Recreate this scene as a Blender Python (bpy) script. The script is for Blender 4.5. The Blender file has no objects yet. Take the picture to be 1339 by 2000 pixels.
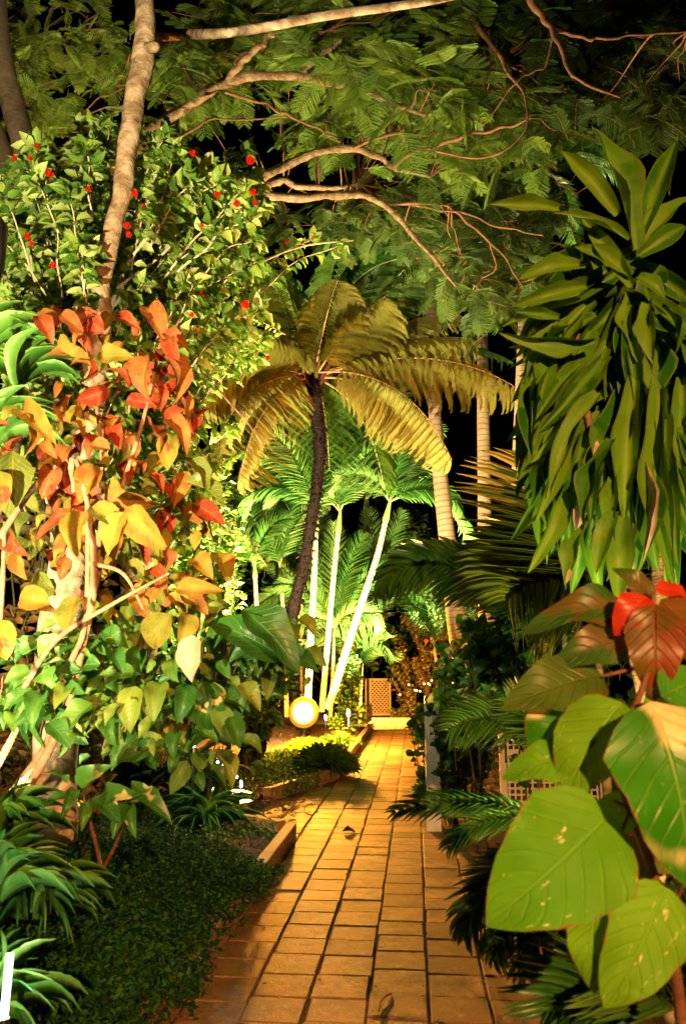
import bpy, math, random
import numpy as np
from math import sin, cos, pi, radians
random.seed(7); rng = np.random.default_rng(7)
SC = bpy.context.scene; COL = SC.collection
# ------------------------------------------------------------------ camera
PITCH = radians(11.39); FPX = 1500.0
cd = bpy.data.cameras.new('camera'); cam = bpy.data.objects.new('camera', cd); COL.objects.link(cam)
cam.location = (0, 0, 1.5); cam.rotation_euler = (pi/2+PITCH, 0, 0)
cd.sensor_fit = 'VERTICAL'; cd.sensor_height = 36; cd.lens = 36*FPX/2000; cd.clip_start = .05; cd.clip_end = 500
cd.dof.use_dof = True; cd.dof.focus_distance = 9.0; cd.dof.aperture_fstop = 5.0
SC.camera = cam
# ------------------------------------------------------------------ sky, exposure
W = bpy.data.worlds.new("World"); SC.world = W; W.use_nodes = True
wn = W.node_tree; sky = wn.nodes.new('ShaderNodeTexSky'); sky.sky_type = 'NISHITA'; sky.sun_disc = False
sky.sun_elevation = radians(-8); sky.sun_rotation = radians(200)
wn.links.new(sky.outputs[0], wn.nodes['Background'].inputs[0]); wn.nodes['Background'].inputs[1].default_value = .02
SC.view_settings.view_transform = 'Standard'; SC.view_settings.look = 'None'; SC.view_settings.exposure = 0; SC.view_settings.gamma = 1
# ------------------------------------------------------------------ garden lamps and added fill lights
def P(px, py, d):
    x = (px-669.5)/FPX; y = -(py-1000)/FPX
    r = np.array((x, cos(PITCH)-y*sin(PITCH), sin(PITCH)+y*cos(PITCH)))
    return np.array((0, 0, 1.5))+r*(d/r[1])
def G(px, py, z=0.0):
    x = (px-669.5)/FPX; y = -(py-1000)/FPX
    r = np.array((x, cos(PITCH)-y*sin(PITCH), sin(PITCH)+y*cos(PITCH)))
    return np.array((0, 0, 1.5))+r*((z-1.5)/r[2])
def lamp(kind, loc, power, col, target=None, size=.04, cone=120, blend=.6):
    l = bpy.data.lights.new('garden_or_fill_light', kind); l.energy = power; l.color = col
    l.shadow_soft_size = size
    o = bpy.data.objects.new('garden_or_fill_light', l); COL.objects.link(o); o.location = loc
    if kind == 'SPOT': l.spot_size = radians(cone); l.spot_blend = blend
    if target is not None:
        from mathutils import Vector
        o.rotation_euler = (Vector(target)-Vector(loc)).to_track_quat('-Z', 'Y').to_euler()
    return o
LAMP = P(593, 1392, 14.6)
lamp('POINT', LAMP+np.array((.12, -.38, .40)), 4200, (1, .36, .03), size=.10)            # the round garden lamp
lamp('POINT', LAMP+np.array((0, .30, .22)), 1100, (1, .55, .12), size=.08)             # the same lamp, light thrown backwards
lamp('SPOT', LAMP+np.array((.9, -.2, -.3)), 9500, (1, .95, .52), P(690, 860, 17.5), .06, 92)   # uplight in the palm clump
lamp('SPOT', (-1.3, -.3, .9), 3700, (1, .83, .43), (-2.0, 5, 4.0), .03, 68, .7)         # flood low on the left
lamp('SPOT', (-.35, 12.4, .2), 9500, (1, .97, .58), P(690, 980, 16), .05, 80)          # uplight in front of the palm clump
lamp('SPOT', (-.9, 7.2, .3), 9500, (1, .84, .42), P(640, 700, 11.6), .05, 80)          # uplight at the tree fern
lamp('SPOT', (-1.2, 6.9, .45), 4700, (1, .84, .38), P(620, 40, 6.9), .05, 104, .9)         # uplight at the canopy
lamp('SPOT', (1.35, -5.2, 3.3), 5300, (1, .46, .14), (.85, 3.9, 1.1), .04, 50, .8)            # warm light from behind the camera, its lamp unseen
lamp('SPOT', (2.6, 11.3, .3), 900, (1, .52, .16), P(930, 900, 14), .06, 100)           # unseen fill light on the tall palms, no fixture
lamp('SPOT', (.5, 18.8, .9), 3600, (1, .50, .10), (1.6, 22.5, .9), .06, 110)           # added fill without a fixture, brightens lattice box and far hedge
lamp('SPOT', (.95, 2.1, .25), 620, (1, .84, .32), P(980, 1020, 4.9), .03, 74, 1.)          # added low fill out of view, brightens the right-hand palm fans
lamp('SPOT', (-1.65, 2.6, .3), 2300, (1, .90, .50), P(330, 470, 5.3), .03, 64, .8)          # extra fill added out of view on the left, brightens the flowering shrub
lamp('POINT', P(392, 1452, 6.3), 28, (1, .98, .8), size=.03)                          # the stake light by the bright grass
lamp('POINT', P(10, 1850, 2.2), 7, (.85, .95, 1), size=.02)                          # the tube light, bottom left
# ------------------------------------------------------------------ mesh helpers
def nz(v):
    v = np.asarray(v, float); return v/np.maximum(np.linalg.norm(v, axis=-1, keepdims=True), 1e-9)
UP = np.array((0, 0, 1.0))
class MB:
    def __init__(s): s.V = []; s.F = []; s.A = []; s.n = 0
    def add(s, v, f, a):
        s.V.append(np.asarray(v, float)); s.F.append(np.asarray(f, int)+s.n); s.A.append(np.asarray(a, float)); s.n += len(v)
    def inst(s, tpl, O, D, U, L, Wd, R):
        tv, tf, ta = tpl; O = np.atleast_2d(O); k = len(O)
        D = nz(np.broadcast_to(D, (k, 3))); U = np.broadcast_to(U, (k, 3))
        X = np.cross(D, U); bad = np.linalg.norm(X, axis=1) < 1e-4; X[bad] = (1, 0, 0); X = nz(X); Z = np.cross(X, D)
        L = np.broadcast_to(L, (k,)); Wd = np.broadcast_to(Wd, (k,)); R = np.broadcast_to(R, (k,))
        v = O[:, None]+tv[None, :, 0:1]*(X*Wd[:, None])[:, None]+tv[None, :, 1:2]*(D*L[:, None])[:, None]+tv[None, :, 2:3]*(Z*L[:, None])[:, None]
        f = tf[None]+(np.arange(k)*len(tv))[:, None, None]
        a = np.broadcast_to(ta[None], (k, len(tv), 3)).copy(); a[:, :, 2] = R[:, None]
        s.add(v.reshape(-1, 3), f.reshape(-1, 4), a.reshape(-1, 3))
    def tube(s, pts, rad, n=8, r=0.5, jit=0, cap=True):
        pts = np.asarray(pts, float); m = len(pts); rad = np.broadcast_to(rad, (m,)).astype(float)
        T = nz(np.gradient(pts, axis=0)); ref = np.array((.31, .95, .05)) if abs(T[0][2]) > .5 else UP
        X = nz(np.cross(T, ref)); Y = np.cross(X, T); th = np.linspace(0, 2*pi, n, endpoint=False)
        rr = rad[:, None]*(1+jit*rng.normal(size=(m, n)))
        v = pts[:, None]+(np.cos(th)[None, :, None]*X[:, None]+np.sin(th)[None, :, None]*Y[:, None])*rr[:, :, None]
        ln = np.concatenate(([0], np.cumsum(np.linalg.norm(np.diff(pts, axis=0), axis=1))))
        a = np.stack(np.broadcast_arrays((th/(2*pi))[None, :], ln[:, None], r), -1)
        i = np.arange(m-1)[:, None]*n; j = np.arange(n)[None]; j2 = (j+1) % n
        f = np.stack((i+j, i+j2, i+n+j2, i+n+j), -1).reshape(-1, 4)
        s.add(v.reshape(-1, 3), f, a.reshape(-1, 3))
        if cap:
            for e, row in ((0, v[0]), (m-1, v[-1])):
                c = pts[e]; vv = np.vstack((row, [c])); k = n
                q = [(a_, (a_+1) % n, (a_+2) % n, k) for a_ in range(0, n, 2)]
                s.add(vv, q, np.tile((0, ln[e], r), (n+1, 1)))
    def box(s, c, d, X=(1, 0, 0), Y=(0, 1, 0), Z=(0, 0, 1), r=.5, bev=0.0):
        """box centred on c with full sizes d along the axes X, Y, Z; bev chamfers its top"""
        c = np.asarray(c, float); X, Y, Z = (np.asarray(q, float) for q in (X, Y, Z)); h = np.asarray(d, float)/2
        if bev: lay = [(-1, 0), (1-bev/h[2], 0), (1, bev)]
        else: lay = [(-1, 0), (1, 0)]
        v = []; 
        for z, b in lay:
            for sx, sy in ((-1, -1), (1, -1), (1, 1), (-1, 1)):
                v.append(c+X*sx*(h[0]-b)+Y*sy*(h[1]-b)+Z*z*h[2])
        f = [(3, 2, 1, 0)]; k = len(lay)
        for l in range(k-1):
            for i in range(4): f.append((l*4+i, l*4+(i+1) % 4, l*4+4+(i+1) % 4, l*4+4+i))
        t = (k-1)*4; f.append((t, t+1, t+2, t+3))
        a = [(q % 4/4, 0, r) for q in range(len(v))]
        s.add(v, f, a)
    def build(s, name, mat, parent=None, base=None, smooth=True, kind=None):
        v = np.concatenate(s.V); f = np.concatenate(s.F); a = np.concatenate(s.A)
        b = np.array(parent['_b']) if parent is not None else (np.zeros(3) if base is None else np.asarray(base, float))
        v = v-b
        me = bpy.data.meshes.new(name); me.vertices.add(len(v)); me.vertices.foreach_set('co', v.astype(np.float32).ravel())
        me.loops.add(f.size); me.loops.foreach_set('vertex_index', f.astype(np.int32).ravel())
        me.polygons.add(len(f)); me.polygons.foreach_set('loop_start', np.arange(0, f.size, 4, dtype=np.int32))
        at = me.attributes.new('lf', 'FLOAT_VECTOR', 'POINT'); at.data.foreach_set('vector', a.astype(np.float32).ravel())
        me.update(calc_edges=True); me.validate()
        me.polygons.foreach_set('use_smooth', np.full(len(me.polygons), bool(smooth)))
        me.materials.append(mat)
        o = bpy.data.objects.new(name, me); COL.objects.link(o); o['_b'] = [float(q) for q in b]
        if parent is not None: o.parent = parent
        else: o.location = b
        if kind: o['kind'] = kind
        return o
def thing(name, label, cat, base, group=None):
    o = bpy.data.objects.new(name, None); COL.objects.link(o); o.location = base; o['_b'] = [float(q) for q in base]
    o.empty_display_size = .2; o['label'] = label; o['category'] = cat
    if group: o['group'] = group
    return o
def tag(o, label, cat, group=None):
    o['label'] = label; o['category'] = cat
    if group: o['group'] = group
    return o
# ------------------------------------------------------------------ leaf templates
PROF = {
 'ovate': lambda t: np.sin(pi*np.clip(t, 0, 1)**.72)**.85,
 'heart': lambda t: np.minimum(1, (t/.28)**.42)*np.clip(1-((t-.25)/.75).clip(0)**1.9, 0, 1)**.85,
 'lance': lambda t: np.sin(pi*t**.85)**1.1,
 'strap': lambda t: np.minimum(1, .45+t/.35*.55)*np.minimum(1, ((1-t)/.28).clip(0)**.6),
 'grass': lambda t: (1-t)**.5*np.minimum(1, .5+t*3),
 'drac': lambda t: np.minimum(1, .42+(t/.40)*.58)*np.minimum(1, ((1-t)/.48).clip(0)**.72)}
def leaf_tpl(prof, ns=6, na=2, fold=.25, droop=.6, wav=0., cup=0., tw=0., seed=0, serr=0.):
    r = np.random.default_rng(seed); t = np.linspace(0, 1, ns+1); w = PROF[prof](t)*.5; w = np.maximum(w, .012)
    if serr: w = w*(1+serr*np.where(np.arange(ns+1) % 2 == 0, 1, -1))
    th = droop*(t-.3); yy = np.concatenate(([0], np.cumsum(np.cos((th[1:]+th[:-1])/2))/ns)); zz = -np.concatenate(([0], np.cumsum(np.sin((th[1:]+th[:-1])/2))/ns))
    u = np.linspace(-1, 1, na+1); ph = r.uniform(0, 6.28, 2); V = []; A = []
    for i in range(ns+1):
        for q in u:
            x = q*w[i]; z = zz[i]+fold*abs(x)-cup*(q*q)*w[i]*.5+wav*w[i]*sin(t[i]*11+ph[0 if q < 0 else 1])*abs(q)
            c, s_ = cos(tw*t[i]), sin(tw*t[i]); dz = z-zz[i]
            V.append((x*c-dz*s_, yy[i], zz[i]+x*s_*.6+dz*c)); A.append((q, t[i], 0))
    k = na+1; F = [(i*k+j, i*k+j+1, (i+1)*k+j+1, (i+1)*k+j) for i in range(ns) for j in range(na)]
    return np.array(V), np.array(F), np.array(A, float)
def comb_tpl(n=12, ang=68, wl=.16, droop=.25, taper='pinna', gap=.75, zd=.02):
    """a rib with n pairs of tiny leaflets; x reaches +-.5 at the widest"""
    V = []; F = []; A = []
    for i in range(n):
        t = (i+.5)/n; l = (sin(pi*min(1, t*.92+.10))**.5 if taper == 'pinna' else (1-t)**.45*min(1, .5+t*4))*.5
        dy = .5/n*gap; z0 = -droop*t*t
        for s_ in (-1, 1):
            b = len(V); tipy = t+l*wl
            V += [(0, t-dy, z0), (0, t+dy, z0), (s_*l, tipy+dy*.5, z0-zd-l*.12), (s_*l, tipy-dy*.3, z0-zd-l*.12)]
            A += [(0, t, 0), (0, t, 0), (s_, t, 0), (s_, t, 0)]; F.append((b, b+1, b+2, b+3))
    return np.array(V), np.array(F), np.array(A, float)
T_OV = [leaf_tpl('ovate', 4, 2, .35, .9, .15, seed=i) for i in range(3)]
T_OVF = [leaf_tpl('ovate', 10, 4, .34+.10*i, .7+.35*i, .13, .1, .25*(i-1.5), seed=i, serr=.02) for i in range(4)]
T_HT = [leaf_tpl('heart', 14, 6, .16, .75+.25*i, .12, .15, .15*(i-1), seed=i+9, serr=.012) for i in range(3)]
T_LAN = [leaf_tpl('lance', 3, 2, .3, .5, 0, seed=i) for i in range(2)]
T_LL = leaf_tpl('grass', 4, 2, .5, .9)         # palm leaflet
T_LLS = leaf_tpl('grass', 3, 2, .5, .35)
T_ST = [leaf_tpl('strap', 9, 2, .35, 1.3+.3*i, .05, seed=i) for i in range(3)]
T_DR = [leaf_tpl('drac', 12, 4, .26, d_, .08, 0, tw_, seed=i) for i, (d_, tw_) in enumerate(((.4, .1), (.8, -.15), (1.2, .15), (.6, .25), (1.0, -.2)))]
T_GR = [leaf_tpl('grass', 7, 2, .3, 1.6+.5*i) for i in range(3)]
C_P = comb_tpl(14, wl=.30, droop=.10); C_P2 = comb_tpl(18, wl=.6, droop=.42, zd=.25, gap=.6); C_S = comb_tpl(8, wl=.3, droop=.2)
# ------------------------------------------------------------------ materials
def newmat(name):
    m = bpy.data.materials.new(name); m.use_nodes = True; nt = m.node_tree; nt.nodes.clear()
    out = nt.nodes.new('ShaderNodeOutputMaterial'); return m, nt, out
class NT:
    def __init__(s, nt): s.nt = nt
    def n(s, t, **k):
        x = s.nt.nodes.new('ShaderNode'+t)
        for a, b in k.items(): setattr(x, a, b)
        return x
    def put(s, inp, v):
        if hasattr(v, 'is_linked') or hasattr(v, 'links'): s.nt.links.new(v, inp)
        else: inp.default_value = v
    def m(s, op, a, b=0., c=0., clamp=False):
        x = s.n('Math', operation=op); x.use_clamp = clamp
        for i, q in enumerate((a, b, c)): s.put(x.inputs[i], q)
        return x.outputs[0]
    def mix(s, f, a, b, mode='MIX'):
        x = s.n('Mix', data_type='RGBA', blend_type=mode); s.put(x.inputs[0], f)
        for i, q in ((6, a), (7, b)):
            s.put(x.inputs[i], (*q, 1) if isinstance(q, tuple) and len(q) == 3 else q)
        return x.outputs[2]
    def ramp(s, f, stops, interp='LINEAR'):
        x = s.n('ValToRGB'); x.color_ramp.interpolation = interp; e = x.color_ramp.elements
        while len(e) < len(stops): e.new(.5)
        for q, (p, c) in zip(e, stops): q.position = p; q.color = (*c, 1)
        s.put(x.inputs[0], f); return x.outputs[0]
    def noise(s, sc, det=3, vec=None, rough=.6):
        x = s.n('TexNoise'); x.inputs['Scale'].default_value = sc; x.inputs['Detail'].default_value = det; x.inputs['Roughness'].default_value = rough
        if vec is not None: s.put(x.inputs['Vector'], vec)
        return x.outputs[0]
    def step(s, v, a, b):
        x = s.n('MapRange'); x.interpolation_type = 'SMOOTHSTEP'; s.put(x.inputs[0], v); x.inputs[1].default_value = a; x.inputs[2].default_value = b
        return x.outputs[0]
    def lf(s):
        a = s.n('Attribute', attribute_name='lf'); x = s.n('SeparateXYZ'); s.put(x.inputs[0], a.outputs['Vector']); return x.outputs
    def obj(s): return s.n('TexCoord').outputs['Object']
    def bump(s, h, st, d=.01):
        x = s.n('Bump'); x.inputs['Strength'].default_value = st; x.inputs['Distance'].default_value = d; s.put(x.inputs['Height'], h); return x.outputs[0]
def leafmat(name, cols, stem=(.2, .12, .06), mid=None, midw=.3, vein=None, veins=0, varieg=None, vth=.6, vsc=9, edge=None, rough=.45, tr=.3, spec=.4, bump=0., blotch=None, bsc=14, bth=.62, hsc=14, hamp=.5, mids=.85, spots=None, streak=None):
    m, nt, out = newmat(name); s = NT(nt); u, v, r = s.lf(); au = s.m('ABSOLUTE', u)
    o = s.obj(); nn = s.noise(6, 2, o)
    rv = s.m('MINIMUM', s.m('ADD', r, s.m('MULTIPLY', s.m('SUBTRACT', s.noise(hsc, 4, o, .65), .5), hamp)), 1.0)
    c = s.ramp(rv, [((i+.5)/len(cols), q) for i, q in enumerate(cols)])
    c = s.mix(s.m('MULTIPLY', nn, .7), c, (.0, .0, .0), 'SOFT_LIGHT') if False else c
    hs = s.n('HueSaturation'); s.put(hs.inputs['Color'], c); s.put(hs.inputs['Value'], s.m('ADD', .72, s.m('MULTIPLY', nn, .56))); c = hs.outputs[0]
    if mid:
        n2 = s.noise(40, 1, o)
        c = s.mix(s.m('MULTIPLY', s.m('SUBTRACT', 1, s.step(s.m('ADD', au, s.m('MULTIPLY', s.m('SUBTRACT', n2, .5), .25)), midw*.6, midw*1.25)), mids), c, mid)
    vh = None
    if blotch: c = s.mix(s.step(s.noise(bsc, 3, o), bth, bth+.07), c, blotch)
    if varieg: c = s.mix(s.step(s.noise(vsc, 2, o), vth, vth+.03), c, varieg)
    if streak:
        cb = s.n('CombineXYZ'); s.put(cb.inputs[0], s.m('MULTIPLY', u, 4.2)); s.put(cb.inputs[1], s.m('MULTIPLY', v, 3.0)); s.put(cb.inputs[2], s.m('MULTIPLY', r, 9.7))
        c = s.mix(s.step(s.noise(1.25, 4, cb.outputs[0], .72), .655, .68), c, streak)
    if veins:
        ph = s.m('MULTIPLY', s.m('SUBTRACT', v, s.m('MULTIPLY', au, .28)), veins)
        fr = s.m('ABSOLUTE', s.m('SUBTRACT', s.m('FRACT', ph), .5)); side = s.m('SUBTRACT', 1, s.step(fr, .0, .14))
        mr = s.m('SUBTRACT', 1, s.step(au, .01, .06)); vh = s.m('MAXIMUM', s.m('MULTIPLY', side, .6), mr)
        c = s.mix(s.m('MULTIPLY', vh, .38), c, vein)
    if spots:
        c = s.mix(s.m('MULTIPLY', s.step(s.noise(70, 3, o), .66, .74), .6), c, spots); c = s.mix(s.step(s.m('ADD', au, s.m('MULTIPLY', s.noise(30, 2, o), .22)), 1.06, 1.12), c, (.22, .10, .03))
    if edge: c = s.mix(s.step(s.m('ADD', au, s.m('MULTIPLY', nn, .15)), .90, 1.02), c, edge)
    c = s.mix(s.step(r, 1.1, 1.3), c, stem)
    b = s.n('BsdfPrincipled'); s.put(b.inputs['Base Color'], c); b.inputs['Roughness'].default_value = rough; b.inputs['Specular IOR Level'].default_value = spec
    t = s.n('BsdfTranslucent'); s.put(t.inputs[0], s.mix(.5, c, s.mix(1., c, (1.0, 1.0, .35), 'MULTIPLY')))
    if bump:
        bp = s.bump(s.m('ADD', s.m('MULTIPLY', vh, -1.) if vh is not None else 0., s.m('MULTIPLY', nn, .3)), bump, .004); s.put(b.inputs['Normal'], bp)
    x = s.n('MixShader'); x.inputs[0].default_value = tr; s.put(x.inputs[1], b.outputs[0]); s.put(x.inputs[2], t.outputs[0]); s.put(out.inputs[0], x.outputs[0])
    return m
def solid(name, col, rough=.6, metal=0, col2=None, nsc=20, bump=0, bsc=60, det=4, spec=.4, th=(.35, .65), stretch=None, emit=None):
    m, nt, out = newmat(name); s = NT(nt); o = s.obj()
    if stretch:
        mp = s.n('Mapping'); mp.inputs['Scale'].default_value = stretch; s.put(mp.inputs['Vector'], o); o = mp.outputs[0]
    c = (*col, 1)
    if col2: c = s.mix(s.step(s.noise(nsc, det, o), *th), col, col2)
    b = s.n('BsdfPrincipled'); s.put(b.inputs['Base Color'], c); b.inputs['Roughness'].default_value = rough; b.inputs['Metallic'].default_value = metal; b.inputs['Specular IOR Level'].default_value = spec
    if bump: s.put(b.inputs['Normal'], s.bump(s.noise(bsc, 5, o, .7), bump, .02))
    if emit: b.inputs['Emission Color'].default_value = (*emit[0], 1); b.inputs['Emission Strength'].default_value = emit[1]
    s.put(out.inputs[0], b.outputs[0]); return m
def bark(name, a, b_, dark, ring=None, rsp=.1, bump=.5, nsc=7, zs=5):
    m, nt, out = newmat(name); s = NT(nt); u, v, r = s.lf(); o = s.obj()
    c = s.mix(s.step(s.noise(nsc, 4, o), .35, .65), a, b_)
    mp = s.n('Mapping'); mp.inputs['Scale'].default_value = (1, 1, zs); s.put(mp.inputs['Vector'], o)
    n2 = s.noise(9, 4, mp.outputs[0]); c = s.mix(s.m('MULTIPLY', s.step(n2, .58, .72), .6), c, dark); h = n2
    if ring:
        ph = s.m('ADD', s.m('DIVIDE', v, rsp), s.m('MULTIPLY', s.noise(3, 1, o), .5)); fr = s.m('FRACT', ph)
        rg = s.m('SUBTRACT', 1, s.step(fr, .06, .26)); c = s.mix(s.m('MULTIPLY', rg, .8), c, ring); h = s.m('ADD', h, s.m('MULTIPLY', fr, 1.2))
    b = s.n('BsdfPrincipled'); s.put(b.inputs['Base Color'], c); b.inputs['Roughness'].default_value = .75; b.inputs['Specular IOR Level'].default_value = .25
    s.put(b.inputs['Normal'], s.bump(h, bump, .02)); s.put(out.inputs[0], b.outputs[0]); return m
M = {}
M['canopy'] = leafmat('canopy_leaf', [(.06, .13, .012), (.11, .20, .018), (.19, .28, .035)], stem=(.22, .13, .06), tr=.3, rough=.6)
M['canopy_shaded'] = leafmat('canopy_shaded_leaf', [(.03, .07, .008), (.05, .10, .012), (.07, .12, .014)], stem=(.2, .1, .05), tr=.3, rough=.6)  # same leaves, dimmer light at the right and back put into the colour
M['shrub'] = leafmat('light_shrub_leaf', [(.06, .17, .015), (.15, .28, .025), (.28, .40, .06), (.46, .54, .18)], tr=.35, rough=.5, veins=7, vein=(.25, .4, .1))
M['copper'] = leafmat('copperleaf', [(.26, .025, .01), (.26, .075, .03), (.27, .10, .02), (.30, .155, .02), (.25, .19, .025), (.16, .17, .02), (.08, .12, .015)], hsc=18, hamp=.9, spots=(.5, .34, .12), vein=(.65, .28, .05), veins=9, tr=.35, rough=.62, spec=.2, bump=.5, blotch=(.34, .05, .02), bsc=9, bth=.62, varieg=(.75, .42, .22), vth=.72, vsc=7)
M['copper_green'] = leafmat('copperleaf_green', [(.03, .12, .015), (.05, .17, .02), (.10, .22, .03), (.18, .24, .03)], vein=(.16, .3, .06), veins=9, tr=.28, rough=.4, bump=.5, varieg=(.55, .45, .17), vth=.70, vsc=7)
M['big_green'] = leafmat('large_green_leaf', [(.04, .22, .004), (.07, .27, .006), (.12, .31, .008)], vein=(.17, .42, .04), veins=8, tr=.25, rough=.6, spec=.18, bump=.6, varieg=(.75, .62, .33), vth=.80, vsc=10, streak=(.72, .62, .32), blotch=(.16, .36, .03), bsc=10, bth=.6, spots=(.26, .38, .06), hsc=9, hamp=.7)
M['big_cream'] = leafmat('cream_sided_leaf', [(.03, .20, .004), (.05, .24, .006)], vein=(.22, .46, .05), veins=8, tr=.25, rough=.38, bump=.8, varieg=(.78, .62, .34), vth=.56, vsc=3.2, spots=(.26, .38, .06), hsc=9, hamp=.7)
M['big_dark'] = leafmat('large_dark_leaf', [(.03, .10, .012), (.05, .12, .015), (.09, .12, .015)], vein=(.14, .12, .02), veins=8, tr=.2, rough=.42, bump=.7, blotch=(.10, .07, .015), bsc=7, bth=.55)
M['big_bronze'] = leafmat('large_bronze_leaf', [(.10, .07, .012), (.14, .06, .012)], vein=(.30, .05, .01), veins=8, tr=.2, rough=.42, bump=.7, blotch=(.18, .04, .01), bsc=8, bth=.5)
M['big_red'] = leafmat('large_red_leaf', [(.42, .022, .006), (.48, .035, .01)], vein=(.7, .12, .05), veins=8, tr=.25, rough=.4, bump=.5)
M['drac'] = leafmat('striped_strap_leaf', [(.015, .11, .004), (.05, .18, .006), (.12, .27, .012)], mid=(.16, .27, .015), midw=.26, mids=.55, edge=(.10, .18, .02), spots=(.12, .2, .03), hamp=.6, tr=.25, rough=.5, spec=.25, blotch=(.09, .24, .015), bsc=5, bth=.55)
M['palm'] = leafmat('palm_leaflet', [(.07, .20, .03), (.14, .30, .05), (.26, .40, .11)], stem=(.34, .40, .12), tr=.3, rough=.4)
M['palm_y'] = leafmat('yellow_palm_leaflet', [(.12, .18, .015), (.20, .24, .02), (.28, .28, .02)], stem=(.4, .34, .08), tr=.3, rough=.42)
M['palm_g'] = leafmat('green_palm_leaflet', [(.025, .10, .012), (.05, .14, .018), (.09, .18, .02)], stem=(.2, .24, .06), tr=.25, rough=.35)
M['fern_y'] = leafmat('lamplit_fern', [(.24, .22, .035), (.31, .28, .055), (.40, .35, .09)], stem=(.42, .24, .10), tr=.3, rough=.6)  # golden lamplight put into the colour of the lit fronds
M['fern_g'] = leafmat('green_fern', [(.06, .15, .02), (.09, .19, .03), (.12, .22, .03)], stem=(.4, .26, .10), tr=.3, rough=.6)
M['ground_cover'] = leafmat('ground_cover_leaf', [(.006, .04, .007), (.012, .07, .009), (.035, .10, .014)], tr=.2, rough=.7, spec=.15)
M['strappy'] = leafmat('strap_leaf', [(.03, .12, .015), (.05, .17, .02), (.10, .22, .03)], mid=(.10, .22, .03), midw=.12, tr=.25, rough=.35)
M['pale_strap'] = leafmat('pale_edged_strap_leaf', [(.05, .17, .02), (.10, .24, .03)], edge=(.20, .32, .06), mid=(.12, .26, .04), midw=.15, tr=.3, rough=.4)
M['grass'] = leafmat('grass_blade', [(.14, .26, .05), (.28, .4, .10), (.5, .55, .22)], tr=.3, rough=.5)
M['vine'] = leafmat('vine_leaf', [(.012, .06, .01), (.02, .09, .012), (.035, .12, .015)], tr=.2, rough=.4, varieg=(.3, .3, .08), vth=.70, vsc=8)
M['varieg'] = leafmat('variegated_leaf', [(.03, .13, .015), (.06, .18, .02)], varieg=(.5, .46, .2), vth=.58, vsc=7, vein=(.15, .3, .06), veins=8, tr=.25, rough=.4)
M['hedge'] = leafmat('hedge_leaf', [(.06, .05, .012), (.12, .06, .015), (.10, .11, .02), (.2, .09, .02)], tr=.25, rough=.6)
M['back'] = leafmat('background_leaf', [(.02, .07, .012), (.04, .10, .015), (.07, .13, .02)], tr=.3, rough=.5)
M['petal'] = leafmat('red_petal', [(.75, .012, .01), (.8, .03, .015)], tr=.3, rough=.45)
M['orange_petal'] = leafmat('orange_petal', [(.85, .09, .02), (.85, .14, .03)], tr=.3, rough=.45)
M['litter'] = leafmat('dry_leaf', [(.10, .03, .015), (.16, .06, .03), (.22, .10, .04), (.07, .03, .02)], tr=.1, rough=.8)
M['bark_pale'] = bark('pale_bark', (.50, .35, .24), (.24, .14, .08), (.07, .035, .02), bump=1.4, nsc=11, zs=1.3)
M['bark_dark'] = bark('grey_brown_bark', (.17, .12, .08), (.11, .075, .05), (.05, .03, .02))
M['bark_mid'] = bark('mottled_branch_bark', (.26, .16, .09), (.13, .07, .04), (.05, .03, .02), nsc=16, bump=1.)
M['twig'] = bark('reddish_twig_bark', (.20, .09, .045), (.12, .05, .025), (.1, .04, .02), nsc=14)
M['stem_pale'] = bark('cream_stem', (.60, .46, .34), (.48, .33, .22), (.26, .15, .09), nsc=14, bump=.3)
M['twig_dark'] = bark('dark_red_stipe', (.11, .035, .02), (.07, .02, .012), (.03, .01, .006), nsc=14)
M['stem_dark'] = bark('dark_stem', (.06, .05, .02), (.04, .035, .015), (.02, .015, .01), nsc=14)
M['stem_brown'] = bark('brown_stem', (.34, .20, .12), (.24, .13, .07), (.1, .05, .03), nsc=16)
M['fern_trunk'] = bark('fibrous_fern_trunk', (.010, .005, .004), (.022, .009, .006), (.006, .003, .002), bump=1.5, nsc=26)
M['palm_ring'] = bark('ringed_palm_trunk', (.42, .30, .19), (.34, .24, .15), (.26, .16, .09), ring=(.13, .06, .03), rsp=.10)
M['cane'] = bark('pale_cane_stem', (.36, .33, .18), (.27, .25, .12), (.16, .12, .05), ring=(.12, .08, .03), rsp=.17, bump=.2)
M['shaft'] = solid('green_crownshaft', (.14, .22, .05), .5, col2=(.22, .26, .07), nsc=3)
M['timber'] = solid('weathered_kerb_timber', (.34, .20, .10), .75, col2=(.24, .13, .06), nsc=5, bump=.5, bsc=25, stretch=(1, .2, 1))
M['white'] = solid('worn_white_paint', (.62, .58, .50), .55, col2=(.42, .38, .30), nsc=7, th=(.45, .8), bump=.15, bsc=30)
M['lattice'] = solid('unpainted_lattice_timber', (.52, .36, .17), .7, col2=(.42, .27, .12), nsc=15, bump=.2)
M['black'] = solid('black_painted_metal', (.012, .012, .012), .35)
M['metal'] = solid('brushed_metal', (.5, .5, .5), .35, 1.)
M['glow'] = solid('lit_warm_lens', (1, .8, .5), .3, emit=((1, .82, .42), 60))
M['halo_amber'] = solid('amber_halo_glow', (.02, .008, 0), .9, emit=((1, .40, .01), .95), spec=0.)  # glowing ring that imitates the outer glare halo of the lamp
M['halo_yellow'] = solid('yellow_halo_glow', (.02, .01, 0), .9, emit=((1, .80, .12), 1.3), spec=0.)  # glowing ring that imitates the inner glare halo
M['glow_blue'] = solid('lit_cool_led', (1, 1, 1), .3, emit=((.72, .86, 1), 9))
M['glow_fairy'] = solid('lit_fairy_bulb', (1, 1, 1), .3, emit=((1, .62, .25), 4))
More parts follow.
